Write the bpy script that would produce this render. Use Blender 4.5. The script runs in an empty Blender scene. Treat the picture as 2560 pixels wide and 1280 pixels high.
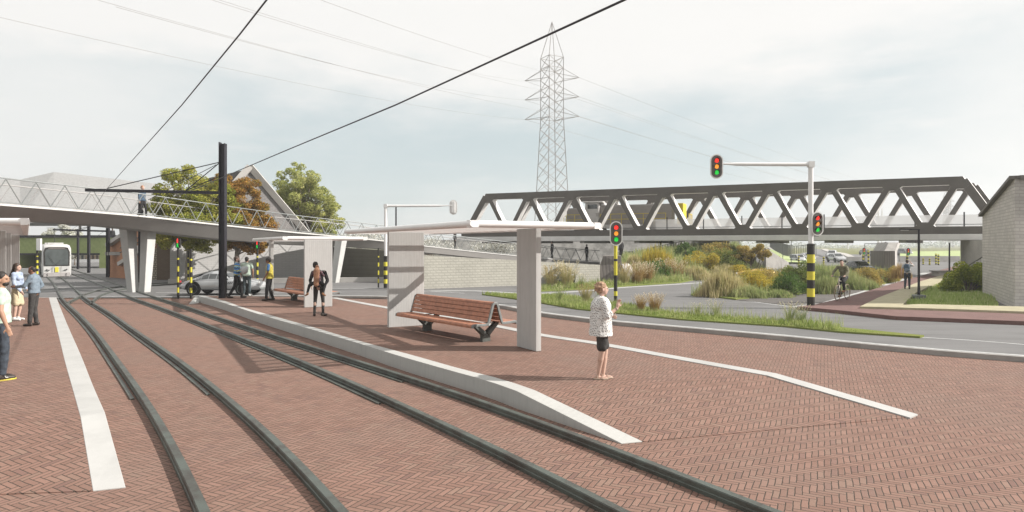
import bpy, bmesh, math, random
from mathutils import Vector, Matrix
R = math.radians
sc = bpy.context.scene
COL = sc.collection
# ---------------------------------------------------------------- camera, light
FPX, CX, HY, CAMH = 1600.0, 1280.0, 612.0, 2.3
cam = bpy.data.cameras.new('camera'); camo = bpy.data.objects.new('camera', cam); COL.objects.link(camo)
cam.sensor_width = 36; cam.lens = 36 * FPX / 2560; cam.shift_y = (HY - 640) / 2560
cam.clip_start = 0.05; cam.clip_end = 6000
camo.location = (0, 0, CAMH); camo.rotation_euler = (R(90), 0, 0)
sc.camera = camo
sc.view_settings.view_transform = 'Standard'; sc.view_settings.look = 'None'
sc.view_settings.exposure = 1.33; sc.view_settings.gamma = 1.0
SUN_EL, SUN_AZ = R(34), R(93)          # azimuth from +Y (depth) towards +X (right)
sd = bpy.data.lights.new('sun', 'SUN'); sd.energy = 3.2; sd.angle = R(0.6); sd.color = (1.0, .955, .90)
so = bpy.data.objects.new('sun', sd); COL.objects.link(so)
to_sun = Vector((math.sin(SUN_AZ) * math.cos(SUN_EL), math.cos(SUN_AZ) * math.cos(SUN_EL), math.sin(SUN_EL)))
so.rotation_euler = to_sun.to_track_quat('Z', 'Y').to_euler(); so.location = to_sun * 60

class NT:
    """tiny node-tree writer"""
    def __init__(s, tree): s.t = tree; s.t.nodes.clear()
    def n(s, kind, **kw):
        nd = s.t.nodes.new(kind)
        for k, v in kw.items():
            if k == 'op': nd.operation = v
            else: setattr(nd, k, v)
        return nd
    def put(s, sock, v):
        if isinstance(v, bpy.types.NodeSocket): s.t.links.new(v, sock)
        elif v is not None:
            if hasattr(sock.default_value, '__len__') and not hasattr(v, '__len__'): v = [v] * len(sock.default_value)
            if hasattr(v, '__len__') and len(v) == 3 and len(sock.default_value) == 4: v = (*v, 1)
            sock.default_value = v
    def m(s, op, a, b=None, c=None, clamp=False):
        nd = s.n('ShaderNodeMath', op=op); nd.use_clamp = clamp
        s.put(nd.inputs[0], a)
        if b is not None: s.put(nd.inputs[1], b)
        if c is not None: s.put(nd.inputs[2], c)
        return nd.outputs[0]
    def vm(s, op, a, b=None, out=0):
        nd = s.n('ShaderNodeVectorMath', op=op); s.put(nd.inputs[0], a)
        if b is not None: s.put(nd.inputs[1], b)
        return nd.outputs[out]
    def mix(s, f, a, b, blend='MIX'):
        nd = s.n('ShaderNodeMix', data_type='RGBA', blend_type=blend)
        s.put(nd.inputs[0], f); s.put(nd.inputs[6], a); s.put(nd.inputs[7], b)
        return nd.outputs[2]
    def noise(s, vec, scale, detail=3, rough=.55, out='Fac'):
        nd = s.n('ShaderNodeTexNoise'); s.put(nd.inputs['Vector'], vec)
        nd.inputs['Scale'].default_value = scale; nd.inputs['Detail'].default_value = detail
        nd.inputs['Roughness'].default_value = rough
        return nd.outputs[out]
    def smooth(s, v, lo, hi, a=0, b=1):
        nd = s.n('ShaderNodeMapRange', interpolation_type='SMOOTHSTEP'); s.put(nd.inputs[0], v)
        for i, q in zip((1, 2, 3, 4), (lo, hi, a, b)): s.put(nd.inputs[i], q)
        return nd.outputs[0]
    def comb(s, x, y, z=0):
        nd = s.n('ShaderNodeCombineXYZ')
        for i, q in enumerate((x, y, z)): s.put(nd.inputs[i], q)
        return nd.outputs[0]
    def sep(s, v):
        nd = s.n('ShaderNodeSeparateXYZ'); s.put(nd.inputs[0], v); return nd.outputs

# world: procedural sky, Nishita blue behind a sheet of bright thin cloud
world = bpy.data.worlds.new('World'); sc.world = world; world.use_nodes = True
w = NT(world.node_tree)
tc = w.n('ShaderNodeTexCoord').outputs['Generated']
sx, sy, sz = w.sep(tc)
nish = w.n('ShaderNodeTexSky', sky_type='NISHITA', sun_disc=False, sun_elevation=SUN_EL, sun_rotation=SUN_AZ)
nsky = w.vm('SCALE', nish.outputs[0]); nsky.node.inputs[3].default_value = .09
teal = w.mix(.9, nsky, (.208, .247, .252))
nz = w.noise(w.vm('MULTIPLY', tc, (1, 1, 2.6)), 2.6, 6, .62)
el = w.m('ADD', sz, w.m('MULTIPLY', w.m('SUBTRACT', nz, .5), .30))
hi = w.smooth(el, .13, .30)
lo = w.smooth(el, .085, -.02, 0, .55)
side = w.m('MULTIPLY', w.smooth(w.m('ABSOLUTE', w.m('ADD', sx, w.m('MULTIPLY', w.m('SUBTRACT', nz, .5), .5))), .28, .62), .75)
cl = w.m('MAXIMUM', w.m('MAXIMUM', hi, lo), side)
streak = w.noise(w.vm('MULTIPLY', tc, (1, 1, 7)), 5, 5, .6)
cl = w.m('ADD', cl, w.m('MULTIPLY', w.smooth(streak, .52, .8), .3), clamp=True)
white = w.mix(streak, (.384, .379, .370), (.368, .365, .358))
skyc = w.mix(cl, teal, white)
bg = w.n('ShaderNodeBackground'); w.put(bg.inputs[0], skyc); bg.inputs[1].default_value = 1.0
wo = w.n('ShaderNodeOutputWorld'); w.t.links.new(bg.outputs[0], wo.inputs[0])

# ---------------------------------------------------------------- picture -> place
def P(x, y, D): return Vector(((x - CX) / FPX * D, D, CAMH - (y - HY) / FPX * D))
def G(x, y, z=0.0):
    D = FPX * (CAMH - z) / (y - HY); return Vector(((x - CX) / FPX * D, D, z))
ZT = -0.28        # level of the tram paving and of the plaza
ZR = -0.24        # asphalt

# ---------------------------------------------------------------- mesh builder
class MB:
    def __init__(s): s.v = []; s.f = []; s.m = []; s.mi = 0
    def add(s, vs, fs, mi=None):
        o = len(s.v); s.v += [tuple(q) for q in vs]; s.f += [tuple(i + o for i in f) for f in fs]
        s.m += [s.mi if mi is None else mi] * len(fs); return s
    def box(s, c, size, rz=0, M=None, mi=None):
        a, b, d = (q / 2 for q in size)
        vs = [Vector((x * a, y * b, z * d)) for z in (-1, 1) for y in (-1, 1) for x in (-1, 1)]
        T = M if M is not None else Matrix.Rotation(rz, 3, 'Z')
        return s.add([T @ q + Vector(c) for q in vs], [(0, 2, 3, 1), (4, 5, 7, 6), (0, 1, 5, 4), (2, 6, 7, 3), (0, 4, 6, 2), (1, 3, 7, 5)], mi)
    def beam(s, p, q, wd, ht, up=(0, 0, 1), wd2=None, ht2=None, mi=None):
        p, q = Vector(p), Vector(q); d = (q - p).normalized(); u = Vector(up)
        if abs(d.dot(u)) > .98: u = Vector((0, 1, 0))
        r = d.cross(u).normalized(); u = r.cross(d)
        vs = []
        for c, a, b in ((p, wd, ht), (q, wd2 or wd, ht2 or ht)):
            for i, j in ((-1, -1), (1, -1), (1, 1), (-1, 1)): vs.append(c + r * a / 2 * i + u * b / 2 * j)
        return s.add(vs, [(0, 1, 2, 3), (7, 6, 5, 4), (0, 4, 5, 1), (1, 5, 6, 2), (2, 6, 7, 3), (3, 7, 4, 0)], mi)
    def loft(s, rings, closed=True, caps=True, mi=None):
        n = len(rings[0]); vs = [q for r in rings for q in r]; fs = []
        for k in range(len(rings) - 1):
            for i in range(n if closed else n - 1):
                j = (i + 1) % n; fs.append((k * n + i, k * n + j, (k + 1) * n + j, (k + 1) * n + i))
        if caps and closed: fs += [tuple(range(n - 1, -1, -1)), tuple((len(rings) - 1) * n + i for i in range(n))]
        return s.add(vs, fs, mi)
    def tube(s, pts, r, n=8, caps=True, mi=None):
        pts = [Vector(p) for p in pts]; rs = r if hasattr(r, '__len__') else [r] * len(pts)
        rings = []; u = None
        for i, p in enumerate(pts):
            d = (pts[min(i + 1, len(pts) - 1)] - pts[max(i - 1, 0)])
            d = d.normalized() if d.length > 1e-9 else Vector((0, 0, 1))
            if u is None: u = d.orthogonal().normalized()
            u = (u - d * u.dot(d)); u = u.normalized() if u.length > 1e-6 else d.orthogonal().normalized()
            b = d.cross(u)
            rings.append([p + (u * math.cos(t) + b * math.sin(t)) * rs[i] for t in (2 * math.pi * k / n for k in range(n))])
        return s.loft(rings, True, caps, mi)
    def lathe(s, c, prof, n=16, axis='Z', mi=None):
        c = Vector(c); rings = []
        for r, z in prof:
            ring = []
            for k in range(n):
                t = 2 * math.pi * k / n; a, b = r * math.cos(t), r * math.sin(t)
                ring.append(c + (Vector((a, b, z)) if axis == 'Z' else Vector((a, z, b)) if axis == 'Y' else Vector((z, a, b))))
            rings.append(ring)
        return s.loft(rings, True, True, mi)
    def ell(s, c, rad, n=12, k=8, M=None, mi=None):
        c = Vector(c); rings = []
        for i in range(k + 1):
            ph = math.pi * i / k; sr = max(math.sin(ph), .02)
            rings.append([c + ((M or Matrix.Identity(3)) @ Vector((rad[0] * sr * math.cos(t), rad[1] * sr * math.sin(t), -rad[2] * math.cos(ph)))) for t in (2 * math.pi * j / n for j in range(n))])
        return s.loft(rings, True, True, mi)
    def prism(s, poly, d, mi=None):
        """poly: list of 3-D points in one plane; d: extrusion vector"""
        d = Vector(d); n = len(poly); a = [Vector(p) for p in poly]; b = [p + d for p in a]
        fs = [tuple(range(n)), tuple(range(2 * n - 1, n - 1, -1))] + [(i, i + n, (i + 1) % n + n, (i + 1) % n) for i in range(n)]
        return s.add(a + b, fs, mi)
    def poly(s, pts, mi=None): return s.add(pts, [tuple(range(len(pts)))], mi)
    def capsule(s, p, q, r0, r1, n=10, fy=1.0, ref=None):
        """tapered limb with rounded ends"""
        p, q = Vector(p), Vector(q); d = q - p; L = d.length or 1e-4; d = d / L
        u = (Vector(ref) if ref else d.orthogonal()); u = (u - d * u.dot(d)).normalized(); b = d.cross(u); rings = []
        for t, rr in [(-r0, .05), (-.7 * r0, .7), (-.3 * r0, .95), (0, 1)]:
            rings.append((p + d * t, r0 * rr))
        rings.append((p + d * L * .5, (r0 + r1) / 2))
        for t, rr in [(0, 1), (.3 * r1, .95), (.7 * r1, .7), (r1, .05)]:
            rings.append((q + d * t, r1 * rr))
        return s.loft([[c + (u * math.cos(a) + b * fy * math.sin(a)) * r for a in (2 * math.pi * k / n for k in range(n))] for c, r in rings])
    def mesh(s, name, mats, smooth=False, recalc=True):
        me = bpy.data.meshes.new(name); me.from_pydata(s.v, [], s.f)
        for m_ in (mats if isinstance(mats, (list, tuple)) else [mats]): me.materials.append(m_)
        if any(s.m): me.polygons.foreach_set('material_index', s.m)
        if recalc and len(s.f) < 60000:
            bm = bmesh.new(); bm.from_mesh(me); bmesh.ops.recalc_face_normals(bm, faces=bm.faces); bm.to_mesh(me); bm.free()
        if smooth: me.polygons.foreach_set('use_smooth', [True] * len(me.polygons))
        me.update(); return me
    def build(s, name, mats, parent=None, smooth=False, bevel=0, recalc=True, **k):
        o = bpy.data.objects.new(name, s.mesh(name, mats, smooth, recalc)); COL.objects.link(o)
        if parent:
            o.parent = parent
        if bevel:
            b = o.modifiers.new('bevel', 'BEVEL'); b.width = bevel; b.segments = 2; b.limit_method = 'ANGLE'
        tag(o, **k); return o
def tag(o, label=None, cat=None, group=None, kind=None):
    if label: o['label'] = label
    if cat: o['category'] = cat
    if group: o['group'] = group
    if kind: o['kind'] = kind
    return o
def empty(name, loc=(0, 0, 0), rz=0, **k):
    o = bpy.data.objects.new(name, None); COL.objects.link(o); o.location = loc; o.rotation_euler = (0, 0, rz)
    o.empty_display_size = .1
    return tag(o, **k)
KIDS = {}
def copy_tree(o, loc=None, rz=None, scale=None, label=None, top=True):
    c = o.copy(); COL.objects.link(c)
    if loc is not None: c.location = loc
    if rz is not None: c.rotation_euler = (0, 0, rz)
    if scale is not None: c.scale = (scale,) * 3 if not hasattr(scale, '__len__') else scale
    if label: c['label'] = label
    for ch in list(o.children):
        d = copy_tree(ch, top=False); d.parent = c
    return c
def shade_auto(o, ang=35):
    me = o.data
    me.polygons.foreach_set('use_smooth', [True] * len(me.polygons))
    try: me.set_sharp_from_angle(angle=R(ang))
    except Exception: pass
    return o

# ---------------------------------------------------------------- materials
MATS = {}
def mat(name, col, rough=.7, metal=0, var=.12, vscale=3.0, spec=.4, bump=0, bscale=40, col2=None, alpha=None, trans=0, emit=None):
    if name in MATS: return MATS[name]
    m = bpy.data.materials.new(name); m.use_nodes = True; t = NT(m.node_tree)
    pos = t.n('ShaderNodeTexCoord').outputs['Object']
    b = t.n('ShaderNodeBsdfPrincipled'); o = t.n('ShaderNodeOutputMaterial'); t.t.links.new(b.outputs[0], o.inputs[0])
    nz = t.noise(pos, vscale, 6, .65)
    c2 = col2 or tuple(q * (1 - 2 * var) for q in col)
    f = t.smooth(nz, .38, .66)
    t.put(b.inputs['Base Color'], t.mix(f, tuple(min(q * (1 + var * .4), 1) for q in col), c2))
    nf = t.noise(pos, vscale * 9, 4, .6)
    t.put(b.inputs['Roughness'], t.m('ADD', rough - .06, t.m('MULTIPLY', nf, .12), clamp=True))
    b.inputs['Metallic'].default_value = metal; b.inputs['Specular IOR Level'].default_value = spec
    if bump:
        bp = t.n('ShaderNodeBump'); bp.inputs['Strength'].default_value = bump; bp.inputs['Distance'].default_value = .01
        t.put(bp.inputs['Height'], t.noise(pos, bscale, 5, .6)); t.put(b.inputs['Normal'], bp.outputs[0])
    if trans: b.inputs['Transmission Weight'].default_value = trans
    if alpha is not None: b.inputs['Alpha'].default_value = alpha
    if emit:
        t.put(b.inputs['Emission Color'], emit[0]); b.inputs['Emission Strength'].default_value = emit[1]
    MATS[name] = m; return m

def herringbone():
    m = bpy.data.materials.new('herringbone clay paving'); m.use_nodes = True; t = NT(m.node_tree)
    pos = t.n('ShaderNodeNewGeometry').outputs['Position']
    a = R(26); W = .069
    x, y, z = t.sep(pos)
    jit = t.noise(pos, 3.5, 2, .5, 'Color'); jx, jy, _ = t.sep(jit)
    # axis B is 26 degrees right of straight ahead, axis A across it
    u = t.m('ADD', t.m('MULTIPLY', x, math.cos(a) / W), t.m('MULTIPLY', y, -math.sin(a) / W))
    v = t.m('ADD', t.m('MULTIPLY', x, math.sin(a) / W), t.m('MULTIPLY', y, math.cos(a) / W))
    u = t.m('ADD', u, t.m('MULTIPLY', t.m('SUBTRACT', jx, .5), .35)); v = t.m('ADD', v, t.m('MULTIPLY', t.m('SUBTRACT', jy, .5), .35))
    i, j = t.m('FLOOR', u), t.m('FLOOR', v); fu, fv = t.m('SUBTRACT', u, i), t.m('SUBTRACT', v, j)
    k = t.m('FLOORED_MODULO', t.m('SUBTRACT', i, j), 6.0)
    hor = t.m('LESS_THAN', k, 2.5)
    kv = t.m('SUBTRACT', k, 3.0)
    # long axis coordinate 0..3, short 0..1, for both families
    lh = t.m('ADD', k, fu); lv = t.m('ADD', t.m('SUBTRACT', 2.0, kv), fv)
    # vertical brick: k=3 is its top cell, k=5 its lowest: going down one row raises k by one
    long_ = t.m('ADD', t.m('MULTIPLY', hor, lh), t.m('MULTIPLY', t.m('SUBTRACT', 1.0, hor), lv))
    short = t.m('ADD', t.m('MULTIPLY', hor, fv), t.m('MULTIPLY', t.m('SUBTRACT', 1.0, hor), fu))
    dl = t.m('MINIMUM', long_, t.m('SUBTRACT', 3.0, long_)); ds = t.m('MINIMUM', short, t.m('SUBTRACT', 1.0, short))
    d = t.m('MINIMUM', dl, ds)
    wob = t.noise(pos, 60, 3, .6)
    d = t.m('ADD', d, t.m('MULTIPLY', t.m('SUBTRACT', wob, .5), .07))
    idx = t.m('SUBTRACT', i, t.m('MULTIPLY', hor, k)); idy = t.m('ADD', j, t.m('MULTIPLY', t.m('SUBTRACT', 1.0, hor), kv))
    wn = t.n('ShaderNodeTexWhiteNoise', noise_dimensions='3D'); t.put(wn.inputs[0], t.comb(idx, idy, hor)); rnd = wn.outputs[0]
    wn2 = t.n('ShaderNodeTexWhiteNoise', noise_dimensions='3D'); t.put(wn2.inputs[0], t.comb(idx, idy, t.m('ADD', hor, 7.0)))
    c = t.mix(rnd, (.245, .144, .111), (.190, .110, .084))
    c = t.mix(t.smooth(wn2.outputs[0], .8, 1.0, 0, .5), c, (.235, .160, .122))
    c = t.mix(t.smooth(wn2.outputs[0], .0, .12, .6, 0), c, (.150, .088, .075))
    big = t.noise(pos, .45, 5, .68)
    c = t.mix(t.m('MULTIPLY', t.smooth(big, .42, .68), .45), c, (.200, .137, .110))
    stn = t.noise(pos, 1.7, 5, .7)
    c = t.mix(t.m('MULTIPLY', t.smooth(stn, .54, .74), .40), c, (.115, .078, .060))
    fine = t.noise(pos, 60, 3, .6)
    c = t.mix(t.m('MULTIPLY', fine, .5), c, t.vm('SCALE', c), 'MIX')
    sc_ = c.node.inputs[7].links[0].from_node; sc_.inputs[3].default_value = .86
    joint = t.smooth(d, .04, .12, 1, 0)
    c = t.mix(joint, c, (.066, .050, .039))
    b = t.n('ShaderNodeBsdfPrincipled'); o = t.n('ShaderNodeOutputMaterial'); t.t.links.new(b.outputs[0], o.inputs[0])
    t.put(b.inputs['Base Color'], c); b.inputs['Roughness'].default_value = .82; b.inputs['Specular IOR Level'].default_value = .25
    bp = t.n('ShaderNodeBump'); bp.inputs['Strength'].default_value = .7; bp.inputs['Distance'].default_value = .006
    hgt = t.m('ADD', t.smooth(d, .0, .13), t.m('MULTIPLY', fine, .25)); hgt = t.m('ADD', hgt, t.m('MULTIPLY', rnd, .3))
    t.put(bp.inputs['Height'], hgt); t.put(b.inputs['Normal'], bp.outputs[0])
    return m

def masonry(name, ang, c1, c2, mortar, bw=.22, bh=.07, ms=.012, rough=.85, off=.5, bump=.4, stain=None):
    """bricks or blocks on a vertical face whose horizontal direction is at angle ang"""
    m = bpy.data.materials.new(name); m.use_nodes = True; t = NT(m.node_tree)
    pos = t.n('ShaderNodeNewGeometry').outputs['Position']; x, y, z = t.sep(pos)
    u = t.m('ADD', t.m('MULTIPLY', x, math.cos(ang)), t.m('MULTIPLY', y, math.sin(ang)))
    br = t.n('ShaderNodeTexBrick'); t.put(br.inputs['Vector'], t.comb(u, z)); br.offset = off
    t.put(br.inputs['Color1'], c1); t.put(br.inputs['Color2'], c2); t.put(br.inputs['Mortar'], mortar)
    for k_, v_ in (('Scale', 1), ('Mortar Size', ms), ('Mortar Smooth', .2), ('Bias', 0), ('Brick Width', bw), ('Row Height', bh)): br.inputs[k_].default_value = v_
    nz = t.noise(pos, 1.3, 5, .65); c = t.mix(t.m('MULTIPLY', t.smooth(nz, .4, .7), .35), br.outputs[0], stain or tuple(q * .6 for q in c1))
    nf = t.noise(pos, 30, 3); c = t.mix(t.m('MULTIPLY', nf, .25), c, tuple(q * .5 for q in c1))
    b = t.n('ShaderNodeBsdfPrincipled'); o = t.n('ShaderNodeOutputMaterial'); t.t.links.new(b.outputs[0], o.inputs[0])
    t.put(b.inputs['Base Color'], c); b.inputs['Roughness'].default_value = rough; b.inputs['Specular IOR Level'].default_value = .2
    bp = t.n('ShaderNodeBump'); bp.inputs['Strength'].default_value = bump; bp.inputs['Distance'].default_value = .01
    t.put(bp.inputs['Height'], t.m('SUBTRACT', t.m('MULTIPLY', nf, .3), br.outputs[1])); t.put(b.inputs['Normal'], bp.outputs[0])
    return m

def ribbed(name, col, period=.06, vert=True, ang=0, depth=.5, var=.12, dark=.75):
    """board-marked concrete: fine upright ribs"""
    m = bpy.data.materials.new(name); m.use_nodes = True; t = NT(m.node_tree)
    pos = t.n('ShaderNodeNewGeometry').outputs['Position']; x, y, z = t.sep(pos)
    u = t.m('ADD', t.m('MULTIPLY', x, math.cos(ang)), t.m('MULTIPLY', y, math.sin(ang)))
    if not vert: u = z
    wv = t.m('SINE', t.m('MULTIPLY', u, 2 * math.pi / period)); wv = t.m('MULTIPLY', t.m('ADD', wv, 1.0), .5)
    big = t.noise(pos, .9, 6, .65); fine = t.noise(t.vm('MULTIPLY', pos, (8, 8, 1.2)), 2.2, 4, .6)
    c = t.mix(t.m('MULTIPLY', t.smooth(big, .4, .7), var * 3), col, tuple(q * .72 for q in col))
    c = t.mix(t.m('MULTIPLY', t.smooth(fine, .45, .75), .3), c, tuple(q * .7 for q in col))
    c = t.mix(t.smooth(wv, .0, .25, 1 - dark, 0), c, tuple(q * .35 for q in col))
    b = t.n('ShaderNodeBsdfPrincipled'); o = t.n('ShaderNodeOutputMaterial'); t.t.links.new(b.outputs[0], o.inputs[0])
    t.put(b.inputs['Base Color'], c); b.inputs['Roughness'].default_value = .8; b.inputs['Specular IOR Level'].default_value = .25
    bp = t.n('ShaderNodeBump'); bp.inputs['Strength'].default_value = depth; bp.inputs['Distance'].default_value = .01
    t.put(bp.inputs['Height'], t.m('ADD', wv, t.m('MULTIPLY', fine, .3))); t.put(b.inputs['Normal'], bp.outputs[0])
    return m

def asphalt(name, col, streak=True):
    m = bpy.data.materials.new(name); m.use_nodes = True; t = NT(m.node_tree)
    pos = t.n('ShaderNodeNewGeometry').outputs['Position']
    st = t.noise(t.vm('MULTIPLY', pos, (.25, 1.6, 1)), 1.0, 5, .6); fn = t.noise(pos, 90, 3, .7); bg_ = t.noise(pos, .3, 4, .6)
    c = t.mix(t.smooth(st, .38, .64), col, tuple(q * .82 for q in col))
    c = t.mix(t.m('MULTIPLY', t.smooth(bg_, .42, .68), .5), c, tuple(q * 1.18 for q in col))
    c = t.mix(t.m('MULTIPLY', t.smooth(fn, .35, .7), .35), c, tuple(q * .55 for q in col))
    b = t.n('ShaderNodeBsdfPrincipled'); o = t.n('ShaderNodeOutputMaterial'); t.t.links.new(b.outputs[0], o.inputs[0])
    t.put(b.inputs['Base Color'], c); b.inputs['Roughness'].default_value = .8; b.inputs['Specular IOR Level'].default_value = .3
    bp = t.n('ShaderNodeBump'); bp.inputs['Strength'].default_value = .4; bp.inputs['Distance'].default_value = .004
    t.put(bp.inputs['Height'], fn); t.put(b.inputs['Normal'], bp.outputs[0])
    return m

LEAFK = 1.55
def leafmat(name, cols, trans=.35, pos_scale=.6):
    """leaf material: each leaf its own tint (random per island) with larger patches of the last tint"""
    m = bpy.data.materials.new(name); m.use_nodes = True; t = NT(m.node_tree)
    g = t.n('ShaderNodeNewGeometry'); rnd = g.outputs['Random Per Island']; pos = g.outputs['Position']
    cr = t.n('ShaderNodeValToRGB'); e = cr.color_ramp.elements
    while len(e) < len(cols): e.new(.5)
    for i_, c_ in enumerate(cols): e[i_].position = i_ / (len(cols) - 1); e[i_].color = (*[min(q_ * LEAFK, .8) for q_ in c_], 1)
    nz = t.noise(pos, pos_scale, 3, .6)
    t.put(cr.inputs[0], t.m('ADD', t.m('MULTIPLY', rnd, .55), t.m('MULTIPLY', t.m('SUBTRACT', nz, .28), 1.1), clamp=True))
    d = t.n('ShaderNodeBsdfDiffuse'); t.put(d.inputs[0], cr.outputs[0])
    tr = t.n('ShaderNodeBsdfTranslucent'); t.put(tr.inputs[0], cr.outputs[0])
    mx = t.n('ShaderNodeMixShader'); mx.inputs[0].default_value = trans
    t.t.links.new(d.outputs[0], mx.inputs[1]); t.t.links.new(tr.outputs[0], mx.inputs[2])
    o = t.n('ShaderNodeOutputMaterial'); t.t.links.new(mx.outputs[0], o.inputs[0])
    return m
M_BRICK = herringbone()
M_WHITE = mat('pale cast concrete', (.40, .395, .38), .7, var=.05, vscale=1.5, bump=.15, bscale=60)
M_KERB = ribbed('kerb concrete', (.42, .415, .395), .11, True, R(-35), .05, .08, .97)
M_PILLAR = ribbed('board marked concrete', (.43, .42, .405), .075, True, R(20), .12, .06, .94)
M_PAINTW = mat('white coated metal', (.70, .69, .68), .45, var=.03, vscale=2)
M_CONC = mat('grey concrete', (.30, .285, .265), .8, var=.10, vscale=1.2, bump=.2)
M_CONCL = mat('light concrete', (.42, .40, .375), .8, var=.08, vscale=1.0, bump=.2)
M_ASPH = asphalt('asphalt', (.155, .152, .150))
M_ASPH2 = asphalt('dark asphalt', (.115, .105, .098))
M_LINE = mat('road paint', (.42, .42, .41), .6, var=.12, vscale=6)
M_RAIL = mat('weathered rail steel', (.085, .098, .086), .5, metal=.3, var=.22, vscale=2.5, bump=.25, bscale=30, col2=(.062, .058, .05))
M_RED = mat('red coated cycle path', (.150, .083, .073), .85, var=.08, vscale=2, bump=.3, bscale=90)
M_BEIGE = mat('yellowish path slabs', (.36, .325, .215), .85, var=.08, vscale=2, bump=.2)
M_STEELD = mat('dark painted steel', (.022, .020, .026), .45, metal=.2, var=.1)
M_TRUSS = mat('brown grey bridge paint', (.092, .081, .070), .55, var=.08, vscale=.6)
M_TRUSSW = mat('white for sunlit truss edges and signal borders', (.68, .66, .64), .55, var=.06, vscale=1)  # sunlit brightness of truss sides is in this white; signal borders use it too
M_WOOD = mat('oiled hardwood slats', (.40, .175, .105), .5, var=.14, vscale=9, bump=.15, bscale=25)
M_GALV = mat('galvanised grey steel', (.20, .21, .205), .5, metal=.3, var=.08, vscale=8)
M_GALVD = mat('dark grey powder coat', (.085, .09, .082), .55, metal=.1, var=.1, vscale=8)
M_YEL = mat('signal yellow band', (.56, .50, .045), .5, var=.06)
M_BLK = mat('black band', (.018, .016, .014), .55, var=.15)
M_HOUS = mat('signal housing', (.115, .102, .092), .6, var=.1, vscale=8)
M_LR = mat('red lamp', (.6, .02, .015), .3, var=.02, emit=((.85, .03, .02), .55))
M_LO = mat('amber lamp', (.6, .22, .02), .3, var=.02, emit=((.85, .30, .03), .45))
M_LG = mat('green lamp', (.02, .4, .05), .3, var=.02, emit=((.01, .50, .05), .45))
M_GLASSD = mat('dark vehicle glass', (.035, .04, .04), .08, var=.1, spec=.8)
M_TYRE = mat('tyre rubber', (.015, .015, .014), .85, var=.1)

# ---------------------------------------------------------------- ground sheets
def sheet(name, pts, m, kind='structure', z=None, thick=.0, **k):
    b = MB(); b.poly([Vector((p[0], p[1], p[2] if z is None else z)) for p in pts]); return b.build(name, m, kind=kind, **k)
gm = leafmat('distant rough grass', [(.07, .085, .035), (.10, .105, .045), (.14, .13, .07)], 0, .2)
sheet('ground', [(-900, -60, -.34), (1200, -60, -.34), (2500, 3000, -.34), (-2500, 3000, -.34)], gm)
# near edge of the carriageway
edge_px = [(480, 746), (832, 746), (975, 748), (1150, 760), (1255, 771), (1352, 790), (1470, 805), (1540, 813), (1852, 841), (1960, 851), (2560, 905)]
edge = [G(x, y, ZT) for x, y in edge_px]; edge.append(Vector((17.5, 12.1, ZT))); edge.append(Vector((30, 7.0, ZT)))
EL = G(-1400, 746, ZT)
sheet('plaza_paving', [Vector((-60, -12, ZT)), Vector((34, -12, ZT))] + list(reversed(edge)) + [EL], M_BRICK)
road = [Vector((q.x, q.y + .01, ZR)) for q in [EL] + edge] + [Vector((95, 9, ZR)), Vector((150, 170, ZR)), Vector((-150, 170, ZR))]
sheet('road', road, M_ASPH)
def ribbon(pts, wd, z0, z1, mb=None, off=0):
    """solid strip along a polyline (on plan), from z0 to z1"""
    mb = mb or MB(); pts = [Vector(p) for p in pts]; rings = []
    for i, p in enumerate(pts):
        d = pts[min(i + 1, len(pts) - 1)] - pts[max(i - 1, 0)]; d.z = 0; d.normalize(); r = Vector((d.y, -d.x, 0))
        a, b = p + r * (off - wd / 2), p + r * (off + wd / 2)
        za = z1 if z1 is not None else p.z; zb = z0 if z0 is not None else p.z - .2
        rings.append([Vector((a.x, a.y, za)), Vector((b.x, b.y, za)), Vector((b.x, b.y, zb)), Vector((a.x, a.y, zb))])
    return mb.loft(rings)
def spline(pts, n=6):
    pts = [Vector(p) for p in pts]; out = []
    for i in range(len(pts) - 1):
        p0, p1, p2, p3 = pts[max(i - 1, 0)], pts[i], pts[i + 1], pts[min(i + 2, len(pts) - 1)]
        for k in range(n):
            t = k / n
            out.append(.5 * ((2 * p1) + (-p0 + p2) * t + (2 * p0 - 5 * p1 + 4 * p2 - p3) * t * t + (-p0 + 3 * p1 - 3 * p2 + p3) * t ** 3))
    return out + [pts[-1]]
kb = MB(); ribbon(spline([Vector((q.x, q.y, 0)) for q in edge], 4), .11, ZT - .1, ZT + .12, kb)
kb.build('road_kerb', M_CONC, bevel=.01, label='long low concrete kerb between brick plaza and asphalt road', cat='kerb')
el = MB(); ribbon(spline([Vector((q.x, q.y, 0)) for q in edge], 4), .17, ZR - .01, ZT + .124, el, off=-.145)
el.build('edge_line', M_LINE, kind='structure')

# ---------------------------------------------------------------- platforms and kerbs
def resample(pl, n):
    pl = [Vector(p) for p in pl]; L = [0]
    for a, b in zip(pl, pl[1:]): L.append(L[-1] + (b - a).length)
    out = []
    for k in range(n):
        s = L[-1] * k / (n - 1); i = 0
        while i < len(pl) - 2 and L[i + 1] < s: i += 1
        t = (s - L[i]) / max(L[i + 1] - L[i], 1e-9); out.append(pl[i].lerp(pl[i + 1], min(t, 1)))
    return out
kf_px = [(549, 754), (659, 789), (768, 820), (877, 852), (961, 878), (1003, 891), (1119, 924), (1213, 950), (1291, 977)]
kr_px = [(568, 754), (604, 767), (681, 789), (781, 817), (899, 852), (996, 878), (1044, 891), (1150, 921), (1253, 947), (1337, 975)]
KF = spline([G(490, 738.5)] + [G(*p) for p in kf_px], 5); KR = spline([G(510, 738.5)] + [G(*p) for p in kr_px], 5)
KFE, KRE = G(1553, 1108, ZT + .012), G(1606, 1103, ZT + .012)
a = resample(KF, 40); b_ = resample(KR, 40)
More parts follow.
